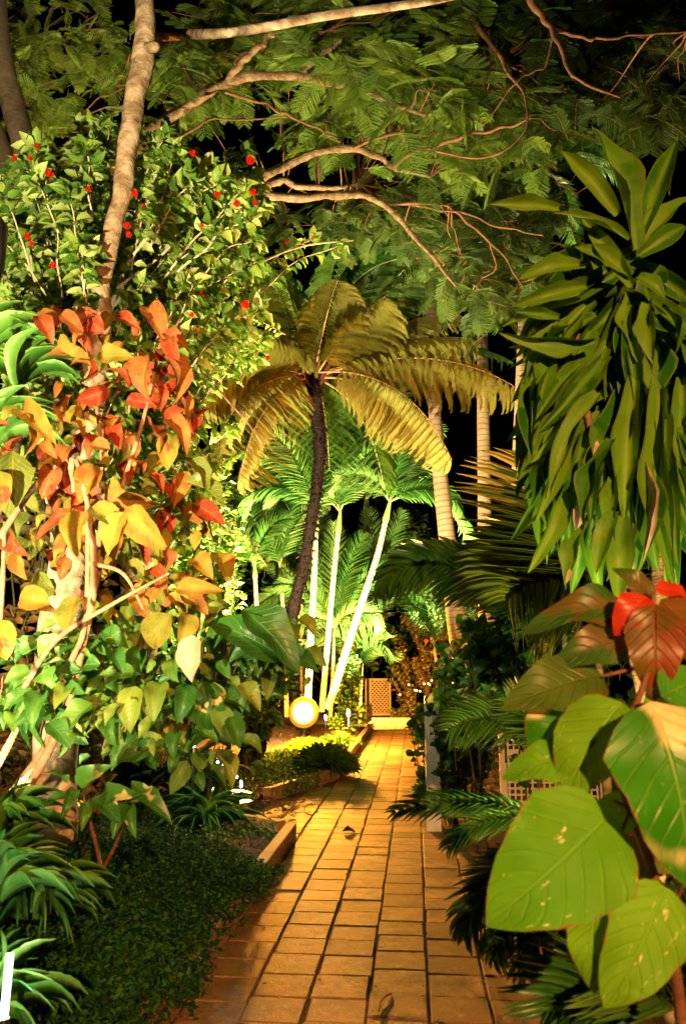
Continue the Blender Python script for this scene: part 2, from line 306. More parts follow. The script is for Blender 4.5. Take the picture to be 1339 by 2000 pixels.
def groundmat():
    m, nt, out = newmat('dark_mulch_soil'); s = NT(nt); o = s.obj()
    c = s.mix(s.step(s.noise(22, 5, o), .4, .65), (.035, .02, .012), (.10, .055, .03)); c = s.mix(s.step(s.noise(60, 3, o), .58, .66), c, (.16, .09, .05))
    b = s.n('BsdfPrincipled'); s.put(b.inputs['Base Color'], c); b.inputs['Roughness'].default_value = .95
    s.put(b.inputs['Normal'], s.bump(s.noise(35, 6, o, .75), 1., .05)); s.put(out.inputs[0], b.outputs[0]); return m
M['soil'] = groundmat()
def pavermat():
    m, nt, out = newmat('concrete_paver'); s = NT(nt); u, v, r = s.lf(); o = s.obj()
    c = s.ramp(r, [(.1, (.17, .08, .03)), (.5, (.27, .14, .055)), (.9, (.38, .21, .095))])
    c = s.mix(s.m('MULTIPLY', s.step(s.noise(3.2, 6, o, .75), .42, .60), .70), c, (.12, .075, .03)); c = s.mix(s.m('MULTIPLY', s.step(s.noise(90, 3, o), .55, .7), .5), c, (.15, .09, .06))
    c = s.mix(s.m('MULTIPLY', s.step(s.noise(13, 5, o, .7), .55, .75), .35), c, (.52, .40, .28))
    b = s.n('BsdfPrincipled'); s.put(b.inputs['Base Color'], c); b.inputs['Roughness'].default_value = .62; b.inputs['Specular IOR Level'].default_value = .35
    s.put(b.inputs['Normal'], s.bump(s.m('ADD', s.noise(120, 4, o), s.m('MULTIPLY', s.noise(14, 4, o), 1.5)), .9, .01)); s.put(out.inputs[0], b.outputs[0]); return m
M['paver'] = pavermat()
# ------------------------------------------------------------------ ground, path, kerbs
PS = .0918                                               # the path drifts to the right as it recedes
def Q(u, d, z=0.): return np.array((u+PS*d, d, z))
PD = nz(np.array((PS, 1, 0))); PX = nz(np.array((1, -PS, 0)))
g = MB(); n_ = 60; xs = np.concatenate((np.linspace(-150, -12, 6), np.linspace(-10, 10, 50), np.linspace(12, 150, 6))); ys = np.concatenate((np.linspace(-60, -3, 5), np.linspace(-2, 30, 80), np.linspace(34, 240, 8)))
gx, gy = np.meshgrid(xs, ys); gz = -.035+.0*gx
gz = gz+.027
vv = np.stack((gx, gy, gz), -1).reshape(-1, 3); nx = len(xs); ii = np.arange(len(ys)-1)[:, None]*nx; jj = np.arange(nx-1)[None]
g.add(vv, np.stack((ii+jj, ii+jj+1, ii+nx+jj+1, ii+nx+jj), -1).reshape(-1, 4), np.zeros((len(vv), 3)))
g.build('ground', M['soil'], kind='structure')
def bedpatch(name, u0, u1, d0, d1, nu_, nd):
    m_ = MB(); a, b = np.meshgrid(np.linspace(0, 1, nu_), np.linspace(0, 1, nd)); d = d0+(d1-d0)*b; ul = u0(d) if callable(u0) else u0; ur = u1(d) if callable(u1) else u1; u = ul+(ur-ul)*a
    z = .055+rng.normal(0, .014, a.shape)+.02*np.sin(u*5)*np.cos(d*3); v = np.stack((u+PS*d, d, z), -1).reshape(-1, 3); i_ = np.arange(nd-1)[:, None]*nu_; j_ = np.arange(nu_-1)[None]
    m_.add(v, np.stack((i_+j_, i_+j_+1, i_+nu_+j_+1, i_+nu_+j_), -1).reshape(-1, 4), np.zeros((len(v), 3))); m_.build(name, M['soil'], kind='structure')
bedpatch('planting_bed', -7, -1.17, -1, 7.25, 60, 90)
bedpatch('planting_bed', -7, lambda d: np.interp(d, (7.25, 7.6, 9.3, 11., 20.3), (-1.2, -1.78, -1.78, -1.18, -1.17)), 7.26, 20.3, 60, 120)
bedpatch('planting_bed', .70, 7, -1, 5.2, 50, 60)
bedpatch('planting_bed', lambda d: np.interp(d, (5.21, 7.8, 8.8, 20.3), (1.25, 1.1, .24, .24)), 7, 5.21, 20.3, 60, 120)
p = MB(); lines = [-1.075, -.79, -.515, -.24, .035, .31, .60]
def left_edge(d):
    if d < 7.3: return -1.075
    if d < 9.2: return -1.68
    if d < 11.0: return -1.68+(d-9.2)/1.8*.60
    return -1.075
cols = [(-1.66, -1.37), (-1.365, -1.08)]+[(lines[i]+.003, lines[i+1]-.003) for i in range(6)]+[(.605, .90), (.905, 1.2)]
for ci, (a, b) in enumerate(cols):
    d = .3+rng.uniform(0, .25)
    while d < 21.0:
        l = rng.uniform(.225, .285); mid = d+l/2; ok = True
        if ci < 2: ok = 7.3 < mid < 9.4+(ci*.9)
        if a > .25 and mid > 8.55 and ci >= 7: ok = mid < 8.3
        if a > .55: ok = 3.4 < mid < 8.2 and ci == 8 or (5.2 < mid < 8.0)
        if a > .05 and a < .4 and mid > 8.6: b2 = min(b, .20)
        else: b2 = b
        if ok and b2-a > .08:
            w = b2-a-.003; tilt = rng.normal(0, .003, 2)
            yw = rng.normal(0, .006); X = nz(PX+UP*tilt[0]+PD*yw); Y = nz(PD+UP*tilt[1]-PX*yw); Z = np.cross(X, Y)
            p.box(Q((a+b2)/2+rng.normal(0, .003), mid, -.025+rng.normal(0, .002)), (w-abs(rng.normal(0, .004)), l-.007, .05), X, Y, Z, rng.uniform(0, 1), .006)
        d += l
po = p.build('path', M['paver'], kind='structure', smooth=False)
def kerb(pts, w=.095, h=.16, label='', joint=1.1):
    k = MB(); base = np.array(pts[0])
    for a, b in zip(pts[:-1], pts[1:]):
        a = np.array(a); b = np.array(b); L = np.linalg.norm(b-a); n = max(1, round(L/joint)); D = (b-a)/L; X = np.cross(D, UP)
        for i in range(n):
            k.box(a+D*L*(i+.5)/n+UP*(h/2-.02+rng.normal(0, .002)), (w, L/n-.006, h), X, D, UP, rng.uniform(0, 1), .006)
    return tag(k.build('kerb', M['timber'], base=base, smooth=False), label, 'kerb')
kerb([Q(-1.125, .6), Q(-1.125, 7.25)], label='timber kerb holding back the dark ground cover, nearest the camera')
kerb([Q(-1.22, 7.32), Q(-1.76, 7.72)], label='short cross timber closing the end of the nearest bed')
kerb([Q(-1.72, 9.25), Q(-1.13, 11.0)], label='diagonal timber kerb in front of the round tufted plant below the lamp')
kerb([Q(-1.12, 11.1), Q(-1.12, 20.3)], label='long timber kerb running away along the left of the far path')
kerb([Q(-1.15, 20.6), Q(.9, 20.6)], h=.22, label='low timber step across the far end of the path')
kerb([Q(.66, 1.2), Q(.66, 5.0)], h=.05, label='low edging strip between the pavers and the right bed')
lit = MB(); k = 5200
dd = rng.uniform(1.5, 20, k); uu = np.where(rng.random(k) < .62, rng.uniform(-3.2, -1.2, k), rng.uniform(.72, 3, k))
O = np.stack((uu+PS*dd, dd, rng.uniform(.03, .06, k)), -1); D = rng.normal(size=(k, 3))*(1, 1, .3)
lit.inst(T_LAN[0], O, D, UP+rng.normal(0, .5, (k, 3)), rng.uniform(.03, .09, k), rng.uniform(.015, .035, k), rng.random(k))
lit.build('leaf_litter', M['litter'], kind='stuff')
for pxy, l_, lab in (((830, 1635), .16, 'curled dry leaf lying mid path'), ((640, 1872), .09, 'thin dark twig lying on the near pavers')):
    q = MB(); c = G(*pxy, .012); q.inst(T_OVF[1], [c], [(1, .25, .0)], [UP], l_, l_*.35, .9); 
q = MB(); q.inst(T_OVF[1], [G(668, 1625, .006)], [(1, .25, .03)], [UP], .15, .05, .9)
tag(q.build('fallen_leaf', M['litter'], base=G(668, 1625, 0)), 'dark curled dry leaf fallen on the middle of the paved path', 'fallen leaf')
q = MB(); th = np.linspace(1.9, 4.9, 14); c = G(612, 1580, .012); q.tube([c+np.array((cos(t)*.10, sin(t)*.36, .004)) for t in th], .006, 5)
tag(q.build('fallen_twig', M['twig'], base=c), 'thin curved twig lying on the pavers near the diagonal kerb', 'twig')
q = MB(); c = G(752, 1958, .01); q.tube([c+np.array(v)*.055 for v in ((-.6, -1.6, 0), (-.4, 0, .05), (.1, 1.1, .08), (.6, 1.8, 0))], .004, 5)
tag(q.build('fallen_twig', M['twig'], base=c), 'short bent twig on the nearest pavers in the middle of the path', 'twig')
mo = MB(); k = 900; dd = rng.uniform(2.8, 20, k); jl = rng.choice([-1.06, -.79, -.515, -.24, .035, .31], k, p=[.4, .12, .12, .12, .12, .12])
mo.inst(T_LAN[0], np.stack((jl+rng.normal(0, .012, k)+PS*dd, dd, rng.uniform(-.002, .006, k)), -1), rng.normal(size=(k, 3))*(1, 1, .5)+UP*.2, UP, rng.uniform(.008, .03, k), rng.uniform(.005, .012, k), rng.random(k))
mo.build('joint_debris', M['litter'], kind='stuff')
# ------------------------------------------------------------------ plant builders
def smooth(pts, m=40):
    pts = np.asarray(pts, float); n = len(pts); t = np.linspace(0, n-1, m); i = np.clip(t.astype(int), 0, n-2); f = (t-i)[:, None]
    p0 = pts[np.clip(i-1, 0, n-1)]; p1 = pts[i]; p2 = pts[i+1]; p3 = pts[np.clip(i+2, 0, n-1)]
    return .5*((2*p1)+(-p0+p2)*f+(2*p0-5*p1+4*p2-p3)*f*f+(-p0+3*p1-3*p2+p3)*f**3)
def pxpath(l, m=40):
    """list of (px, py, depth, radius m) -> points, radii"""
    a = smooth([list(P(x, y, d))+[r] for x, y, d, r in l], m); return a[:, :3], np.maximum(a[:, 3], .002)
def rachis(P0, D0, L, droop, m=16, side=0.):
    d = nz(np.array(D0, float)); p = np.array(P0, float); pts = [p.copy()]; T = [d.copy()]
    S = nz(np.cross(d, UP))
    for i in range(m):
        p = p+d*L/m; pts.append(p.copy()); d = nz(d-UP*droop/m*(1+i/m)+S*side/m); T.append(d.copy())
    return np.array(pts), np.array(T)
def frond(mb, P0, D0, L, droop, nl, ll, lw, ang=60, vee=.25, tpl=T_LL, start=.15, r0=.012, bare=1.5, tipf=.45, up=None, side=0., prof=.6, rn=None, jit=.06):
    pts, T = rachis(P0, D0, L, droop, 16, side); S0 = nz(np.cross(D0, UP if up is None else up))
    mb.tube(pts, np.linspace(r0, r0*.25, 17), 5, 1.6, cap=False)
    t = np.linspace(start, .99, nl); x = t*16; i = np.clip(x.astype(int), 0, 15); f = (x-i)[:, None]
    p = pts[i]*(1-f)+pts[i+1]*f; d = nz(T[i]*(1-f)+T[i+1]*f); S = nz(S0-d*(d@S0)[:, None]); N = np.cross(S, d)
    l = ll*np.sin(pi*np.clip((t-start)/(1-start)*.86+.12, 0, 1))**prof
    a = radians(ang)*(1-.35*t); r = (rng.random() if rn is None else rn)
    for s_ in (-1, 1):
        D = d*np.cos(a)[:, None]+S*s_*np.sin(a)[:, None]+N*vee+rng.normal(0, jit, (nl, 3))
        mb.inst(tpl, p, D, N+rng.normal(0, jit, (nl, 3)), l, lw*(.6+.4*l/ll) if lw < 0.5 else lw*l, np.clip(r*.6+rng.random(nl)*.4, 0, 1))
def pinnate(mb, P0, D0, L, droop=.6, npin=11, pl=.12, pw=.022, up=None, rn=None, tpl=C_P, r0=.003):
    """a feathery twice-divided frond"""
    pts, T = rachis(P0, D0, L, droop, 6); S0 = nz(np.cross(D0, UP if up is None else up))
    mb.tube(pts, r0, 3, 1.6, cap=False)
    t = np.linspace(.18, 1, npin); x = np.minimum(t*6, 5.99); i = x.astype(int); f = (x-i)[:, None]
    p = pts[i]*(1-f)+pts[i+1]*f; d = nz(T[i]); S = nz(S0-d*(d@S0)[:, None]); N = np.cross(S, d); l = pl*np.sin(pi*(t*.72+.14))**.7
    r = rng.random() if rn is None else rn
    for s_ in (-1, 1):
        D = d*.5+S*s_*.85+rng.normal(0, .05, (npin, 3)); mb.inst(tpl, p, D, N, l, pw, np.clip(r*.7+rng.random(npin)*.3, 0, 1))
def leaves_on(mb, pts, tpls, n, L, Wr, start=.2, outw=.8, dr=.25, rlo=0., rhi=1., face=.5, tuft=0):
    """n leaves spread along a stem, facing outwards and up, plus a tuft at its tip"""
    pts = np.asarray(pts); m = len(pts); t = start+(1-start)*rng.random(n)**.8; i = np.minimum((t*(m-1)).astype(int), m-2)
    T = nz(pts[i+1]-pts[i]); O = pts[i]+(pts[i+1]-pts[i])*rng.random((n, 1)); R = rng.normal(size=(n, 3)); R -= T*(R*T).sum(1)[:, None]; R = nz(R)
    D = R*outw+T*.6-UP*dr
    if tuft:
        k = tuft; O = np.vstack((O, np.repeat(pts[-1][None], k, 0))); R = rng.normal(size=(k, 3)); D = np.vstack((D, nz(pts[-1]-pts[-2])*.7+nz(R)*.7-UP*.1))
    n = len(O); k = rng.integers(0, len(tpls), n); r = rlo+(rhi-rlo)*rng.random(n); sz = L*rng.uniform(.6, 1.15, n)
    O = O+nz(D)*sz[:, None]*.12
    U = UP*(1-face)+nz(np.array((0, 0, 1.5))-O)*face+rng.normal(0, .35, (n, 3))
    for q in range(len(tpls)):
        w = k == q
        if w.any(): mb.inst(tpls[q], O[w], D[w], U[w], sz[w], sz[w]*Wr, r[w])
def arc(a, b, lift=.2, m=12, wig=.03):
    a = np.asarray(a, float); b = np.asarray(b, float); t = np.linspace(0, 1, m)[:, None]; L = np.linalg.norm(b-a)
    p = a+(b-a)*t+UP*lift*L*np.sin(pi*t)*.6; w = rng.normal(0, wig*L, (4, 3)); w[0] = 0
    return p+smooth(w, m)*np.sin(pi*t*.9)
def inpoly(x, y, poly):
    c = False; n = len(poly)
    for i in range(n):
        x1, y1 = poly[i]; x2, y2 = poly[i-1]
        if (y1 > y) != (y2 > y) and x < (x2-x1)*(y-y1)/(y2-y1)+x1: c = not c
    return c
def sample(poly, n, holes=()):
    xs_ = [q[0] for q in poly]; ys_ = [q[1] for q in poly]; o = []
    while len(o) < n:
        x = rng.uniform(min(xs_), max(xs_)); y = rng.uniform(min(ys_), max(ys_))
        if inpoly(x, y, poly) and not any(((x-hx)/hw)**2+((y-hy)/hh)**2 < 1 for hx, hy, hw, hh in holes): o.append((x, y))
    return o
# ------------------------------------------------------------------ tall pale tree on the left
b0 = np.array((*P(110, 1500, 4.0)[:2], 0.))
t1 = thing('tree', 'tall pale-barked tree forking above the orange shrub on the left', 'tree', b0)
m_ = MB(); p1, r1 = pxpath([(95, 1640, 4.00, 0.14), (112, 1350, 4.00, 0.125), (130, 1100, 4.00, 0.115), (165, 880, 4.00, 0.10), (190, 700, 4.00, 0.081), (200, 560, 4.00, 0.063), (220, 460, 4.00, 0.060), (243, 340, 4.00, 0.063), (262, 220, 4.00, 0.070), (280, 110, 4.00, 0.081), (283, 40, 4.00, 0.070), (276, -120, 4.00, 0.063), (280, -300, 4.00, 0.056)], 70)
m_.tube(p1+smooth(rng.normal(0, .007, (30, 3)), 70), r1*.86*rng.uniform(.94, 1.06, 70), 20, .5, .03); m_.build('trunk', M['bark_pale'], t1)
for l, mt, nm in (([(283, 75, 4.00, 0.042), (330, 68, 5.55, .044), (420, 66, 4.00, 0.028), (500, 56, 4.00, 0.027), (640, 30, 4.00, 0.026), (760, 14, 4.00, 0.024), (880, -6, 4.00, 0.021), (1010, -40, 5.9, .026)], 'bark_pale', 'branch'),
               ([(140, 1000, 4.00, 0.070), (118, 800, 5.8, .085), (105, 600, 5.9, .085), (80, 430, 6, .10), (52, 300, 6, .11), (25, 200, 6.1, .105), (5, 100, 6.1, .085), (-10, -60, 6.2, .08)], 'bark_dark', 'side_trunk'),
               ([(80, 700, 6.2, .05), (50, 480, 6.5, .09), (0, 290, 6.6, .10), (-60, 150, 6.7, .1)], 'bark_dark', 'side_trunk'),
               ([(285, 95, 4.00, 0.035), (310, 90, 4.00, 0.025), (330, 84, 5.45, .012)], 'bark_pale', 'branch_stub')):
    m_ = MB(); q, r_ = pxpath(l, 40); m_.tube(q, r_, 12, .5, .02); m_.build(nm, M[mt], t1)
m_ = MB()
for x, y in sample([(20, 0), (265, 0), (255, 330), (100, 300), (60, 220), (30, 120)], 46):
    c = P(x, y, rng.uniform(6.4, 8.2)); m0 = MB()
    for j in range(rng.integers(5, 9)):
        D = nz(rng.normal(size=3)*(1, .7, .5)-UP*.25); pinnate(m_, c+rng.normal(0, .06, 3), D, rng.uniform(.22, .36), .9, 10, .10, .028, up=nz(np.array((0, -1, .9))+rng.normal(0, .4, 3)), rn=rng.uniform(.2, 1))
m_.build('foliage', M['canopy'], t1)
m_ = MB()
for x, y in sample([(90, 20), (260, 20), (255, 300), (120, 280)], 12):
    m_.tube(arc(P(x, y, 7), P(x+rng.uniform(-90, 90), y+rng.uniform(-50, 50), 7.2), .1), .008, 5)
m_.build('twigs', M['twig'], t1)
# ------------------------------------------------------------------ feathery canopy tree behind
b0 = np.array((*P(300, 1400, 8.6)[:2], 0.))
t2 = thing('canopy_tree', 'spreading tree with brown limbs and feathery leaves roofing the path', 'tree', b0)
BR = [('trunk', 'bark_mid', [(285, 1480, 8.20, 0.221), (275, 1100, 8.20, 0.175), (320, 750, 8.20, 0.156), (395, 520, 8.10, 0.129), (450, 425, 8.00, 0.106), (492, 383, 7.90, 0.083)]),
 ('limb', 'bark_mid', [(480, 395, 7.90, 0.064), (510, 350, 7.30, 0.051), (560, 322, 7.30, 0.046), (620, 298, 7.20, 0.041), (690, 292, 7.20, 0.037), (740, 310, 7.10, 0.032), (775, 330, 7.10, 0.024), (840, 345, 7.10, 0.014)]),
 ('limb', 'bark_mid', [(488, 390, 7.90, 0.064), (530, 382, 7.90, 0.051), (600, 388, 7.90, 0.046), (650, 382, 7.30, 0.044), (700, 378, 7.30, 0.037), (750, 400, 7.30, 0.028), (800, 455, 7.30, 0.024), (850, 510, 7.30, 0.020), (890, 560, 7.30, 0.011)]),
 ('limb', 'bark_mid', [(490, 380, 8.10, 0.055), (540, 355, 8.20, 0.041), (620, 368, 8.30, 0.032), (700, 360, 8.40, 0.020)]),
 ('limb', 'bark_mid', [(240, 330, 6.70, 0.064), (300, 250, 6.60, 0.055), (360, 212, 6.50, 0.046), (410, 178, 6.40, 0.046), (450, 158, 6.30, 0.046), (500, 148, 6.30, 0.041), (570, 152, 6.20, 0.039), (640, 160, 6.20, 0.039), (700, 172, 6.20, 0.033), (760, 200, 6.20, 0.024), (830, 225, 6.30, 0.014)]),
 ('limb', 'bark_mid', [(445, 160, 6.30, 0.037), (470, 125, 6.20, 0.032), (510, 88, 6.10, 0.030), (545, 60, 6.10, 0.018), (600, 30, 6.10, 0.014)]),
 ('limb', 'twig', [(470, 108, 6.30, 0.023), (540, 90, 6.30, 0.020), (590, 75, 6.30, 0.014), (640, 60, 6.30, 0.009)]),
 ('limb', 'bark_mid', [(585, 150, 6.20, 0.028), (625, 110, 6.10, 0.024), (665, 80, 6.10, 0.014)]),
 ('limb', 'bark_mid', [(650, 165, 6.20, 0.024), (700, 150, 6.10, 0.020), (760, 128, 6.10, 0.017), (780, 118, 6.10, 0.009)]),
 ('limb', 'twig', [(1000, -60, 5.30, 0.031), (1040, 10, 5.40, 0.028), (1075, 55, 5.40, 0.024), (1100, 110, 5.40, 0.018), (1130, 155, 5.40, 0.014), (1210, 190, 5.50, 0.008)]),
 ('limb', 'twig', [(1075, 55, 5.40, 0.018), (1150, 76, 5.40, 0.015), (1240, 70, 5.40, 0.011), (1345, 60, 5.40, 0.008)]),
 ('limb', 'twig', [(930, 50, 5.70, 0.018), (965, 95, 5.70, 0.017), (990, 140, 5.70, 0.014), (1020, 180, 5.70, 0.011), (1030, 245, 5.70, 0.009), (990, 290, 5.80, 0.011), (930, 310, 5.90, 0.011), (850, 295, 6.00, 0.011)]),
 ('limb', 'twig', [(770, 325, 6.70, 0.024), (800, 300, 6.50, 0.020), (870, 280, 6.30, 0.018), (930, 262, 6.10, 0.015), (1000, 245, 5.90, 0.012), (1035, 230, 5.80, 0.009)]),
 ('limb', 'twig', [(690, 290, 7.00, 0.018), (760, 262, 6.80, 0.016), (840, 262, 6.50, 0.014), (900, 240, 6.30, 0.011), (960, 130, 6.10, 0.009)]),
 ('limb', 'twig', [(1080, 70, 5.50, 0.011), (1060, 130, 5.60, 0.009), (1010, 160, 5.60, 0.007), (940, 250, 5.80, 0.007)]),
 ('limb', 'twig', [(750, 400, 7.30, 0.017), (860, 400, 7.20, 0.013), (920, 440, 7.10, 0.014), (980, 500, 7.10, 0.011), (1020, 560, 7.10, 0.008)]),
 ('limb', 'twig', [(800, 400, 7.30, 0.011), (900, 420, 7.10, 0.011), (990, 445, 6.90, 0.009), (1060, 460, 6.70, 0.007)]),
 ('limb', 'twig', [(250, 270, 6.50, 0.018), (340, 270, 6.40, 0.014), (410, 235, 6.40, 0.011), (470, 232, 6.40, 0.008), (560, 228, 6.40, 0.006)]),
 ('limb', 'twig', [(440, 180, 6.30, 0.013), (520, 205, 6.40, 0.013), (580, 235, 6.50, 0.010), (640, 262, 6.50, 0.009), (665, 278, 6.50, 0.007)])]
LP = []
for nm, mt, l in BR:
    m_ = MB(); q, r_ = pxpath(l, 44); q = q+smooth(rng.normal(0, .011, (16, 3)), 44)*np.sin(np.linspace(0, pi, 44))[:, None]; m_.tube(q, r_*rng.uniform(.85, 1.15, 44), 10 if r_.max() > .03 else 6, .5, .05); LP.append(q); m_.build(nm, M[mt], t2)
LP = np.concatenate(LP)
m_ = MB(); m2 = MB(); tw = MB()
def cloud(poly, n, d0, d1, mbx, s0=.28, s1=.45, holes=(), k=(5, 9), flat=.35, fwd=-.9, pw=.026, pl=.15, npin=15):
    for x, y in sample(poly, n, holes):
        if sin(x*.033+1)*sin(y*.052+2)+.5*sin(x*.08+y*.06) < -.30: continue
        c = P(x, y, rng.uniform(d0, d1)); dq = np.linalg.norm(LP-c, axis=1); nb = LP[dq.argmin()]
        if dq.min() < 1.3: tw.tube(arc(nb, c, .12, 12, .05), np.linspace(.011, .004, 12), 4, .5)
        else: tw.tube(arc(c, c+rng.normal(0, .3, 3)*(1.4, 1, .5), .1), .006, 4, .5)
        base = nz(rng.normal(size=3)*(1, .6, .2))
        for j in range(rng.integers(*k)):
            D = nz(base*.6+rng.normal(size=3)*(1, .6, flat)-UP*.15)
            pinnate(mbx, c+rng.normal(0, .12, 3), D, rng.uniform(s0, s1), .7, npin, pl, pw, up=nz(np.array((0, fwd, 1.))+rng.normal(0, .35, 3)), rn=rng.uniform(0, 1))
H = [(440, 250, 95, 85), (450, 330, 80, 60), (560, 345, 90, 26), (560, 190, 90, 34), (690, 350, 90, 22), (395, 215, 35, 28), (620, 250, 60, 26), (820, 330, 70, 18), (760, 215, 50, 16)]
cloud([(300, 0), (640, 0), (640, 150), (500, 140), (420, 240), (300, 240)], 85, 6.2, 8, m_, holes=H)
cloud([(560, 60), (900, 0), (960, 40), (940, 170), (820, 200), (600, 150)], 75, 5.9, 7.2, m_, .34, .55, pl=.19, pw=.03)
cloud([(620, 150), (980, 130), (1040, 200), (1040, 300), (800, 330), (640, 280), (560, 270)], 105, 6.6, 8.6, m_, holes=H)
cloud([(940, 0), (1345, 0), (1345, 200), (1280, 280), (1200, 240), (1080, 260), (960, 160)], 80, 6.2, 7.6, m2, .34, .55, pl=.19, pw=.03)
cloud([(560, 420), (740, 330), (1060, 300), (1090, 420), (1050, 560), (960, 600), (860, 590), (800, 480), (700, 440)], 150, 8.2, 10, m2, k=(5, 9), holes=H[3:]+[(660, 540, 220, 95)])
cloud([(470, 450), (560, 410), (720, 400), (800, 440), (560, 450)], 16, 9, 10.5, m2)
cloud([(500, 180), (640, 200), (660, 280), (560, 290), (520, 260)], 10, 7.8, 8.6, m_)
m_.build('foliage', M['canopy'], t2); m2.build('foliage', M['canopy_shaded'], t2); tw.build('twigs', M['twig'], t2)
# ------------------------------------------------------------------ tree fern
fb = np.array((*P(488, 1485, 11.6)[:2], 0.))
tf = thing('tree_fern', 'tree fern with leaning dark shaggy trunk and lamplit golden umbrella of fronds', 'tree fern', fb)
m_ = MB(); q, r_ = pxpath([(478, 1515, 11.6, .27), (500, 1440, 11.6, .24), (525, 1370, 11.6, .20), (548, 1280, 11.6, .165), (572, 1190, 11.6, .14), (598, 1080, 11.6, .135), (614, 980, 11.6, .13), (624, 900, 11.6, .13), (622, 840, 11.6, .14), (614, 780, 11.6, .16), (612, 735, 11.6, .15), (612, 715, 11.6, .10)], 90)
r_ = r_*.68; m_.tube(q, r_*rng.uniform(.90, 1.10, 90), 16, .5, .09)
k = 1500; i = rng.integers(8, 88, k); th = rng.uniform(0, 2*pi, k); N = np.stack((np.cos(th), np.sin(th), 0*th), -1)
m_.inst(T_LAN[0], q[i]+N*r_[i][:, None]*.9, N*.6-UP*1.0+rng.normal(0, .3, (k, 3)), N, rng.uniform(.05, .12, k), .02, rng.random(k))
m_.build('trunk', M['fern_trunk'], tf)
crown = P(612, 728, 11.6)
# (tip px, tip py, depth offset, droop, colour)
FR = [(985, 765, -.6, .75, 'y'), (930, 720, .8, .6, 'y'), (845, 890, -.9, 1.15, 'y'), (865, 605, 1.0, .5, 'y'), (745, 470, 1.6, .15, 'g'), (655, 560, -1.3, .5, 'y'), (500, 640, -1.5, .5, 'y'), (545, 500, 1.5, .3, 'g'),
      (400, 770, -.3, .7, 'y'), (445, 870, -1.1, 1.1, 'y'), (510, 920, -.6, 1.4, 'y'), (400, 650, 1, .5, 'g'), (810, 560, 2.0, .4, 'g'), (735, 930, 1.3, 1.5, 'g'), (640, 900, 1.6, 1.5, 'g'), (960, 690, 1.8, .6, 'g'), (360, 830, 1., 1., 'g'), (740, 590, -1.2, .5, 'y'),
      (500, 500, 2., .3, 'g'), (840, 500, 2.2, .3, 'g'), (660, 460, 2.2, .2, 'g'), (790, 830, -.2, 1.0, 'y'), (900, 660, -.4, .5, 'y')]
for tx, ty, do, dr, c in FR:
    tip = P(tx, ty, 11.6+do); v = tip-crown; L = np.linalg.norm(v)*(1+.12*dr); m_ = MB()
    D0 = nz(v/np.linalg.norm(v)+UP*dr*.62)
    # find the start direction whose drooping rib ends nearest the tip
    best = None
    for el in np.linspace(-.5, 1.4, 30):
        h = nz(v*(1, 1, 0)); D = nz(h*cos(el)+UP*sin(el)); pts, _ = rachis(crown, D, L, dr); e = np.linalg.norm(pts[-1]-tip)
        if best is None or e < best[0]: best = (e, D)
    st = crown+nz(best[1]*(1, 1, 0))*.10-UP*rng.uniform(0, .12)
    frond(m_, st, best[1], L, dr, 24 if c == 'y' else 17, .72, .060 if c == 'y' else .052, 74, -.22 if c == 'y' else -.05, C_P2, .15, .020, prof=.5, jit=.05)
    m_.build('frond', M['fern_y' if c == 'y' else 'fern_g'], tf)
m_ = MB()
for j in range(22):
    a = rng.uniform(0, 2*pi); D = nz(np.array((cos(a), sin(a), rng.uniform(.7, 1.8)))); pts, _ = rachis(crown-UP*rng.uniform(.0, .35)+D*(1, 1, 0)*.05, D, rng.uniform(.4, .85), -.3); m_.tube(pts, np.linspace(.028, .012, 17), 6)
m_.build('frond_stubs', M['twig_dark'], tf)
# ------------------------------------------------------------------ tall ringed palms
def tallpalm(l, lab, crownpx):
    base = np.array((*P(l[0][0], l[0][1], l[0][2])[:2], 0.)); t = thing('tall_palm', lab, 'palm', base, 'tall ringed palms on the right')
    m_ = MB(); q, r_ = pxpath(l, 80); q[0][2] = 0; m_.tube(q, r_, 16); m_.build('trunk', M['palm_ring'], t)
    top = q[-1]; m_ = MB(); sh = [top+UP*z+np.array((0, 0, 0)) for z in np.linspace(0, 1.0, 12)]; m_.tube(sh, r_[-1]*np.interp(np.linspace(0, 1, 12), (0, .12, .6, 1), (1.0, 1.25, 1.0, .5)), 14); m_.build('crownshaft', M['shaft'], t)
    for j in range(9):
        a = 2*pi*j/9+rng.uniform(-.2, .2); m_ = MB(); frond(m_, sh[-2], (cos(a), sin(a), rng.uniform(.2, 1.0)), 2.3, rng.uniform(1.3, 2.2), 40, .6, .05, 55, .1, T_LL, .12, .025); m_.build('frond', M['palm_g'], t)
tallpalm([(912, 1330, 12.4, .17), (893, 1235, 12.4, .155), (881, 1130, 12.4, .145), (868, 1010, 12.4, .135), (856, 900, 12.4, .12), (848, 800, 12.4, .105), (844, 700, 12.4, .10), (843, 640, 12.4, .10), (842, 600, 12.4, .09)], 'tall palm with ringed trunk leaning left, nearest the tree fern', 0)
tallpalm([(951, 1320, 13, .16), (950, 1230, 13, .145), (947, 1100, 13, .13), (945, 950, 13, .115), (943, 800, 13, .11), (942, 700, 13, .10), (941, 560, 13, .085), (940, 480, 13, .08)], 'tall palm with straight ringed trunk in the middle of the three', 0)
tallpalm([(1004, 1320, 14, .16), (1006, 1110, 14, .135), (1010, 960, 14, .125), (1015, 800, 14, .11), (1020, 650, 14, .10), (1023, 540, 14, .09), (1025, 440, 14, .08)], 'tall palm with ringed trunk half hidden behind the striped dracaena', 0)
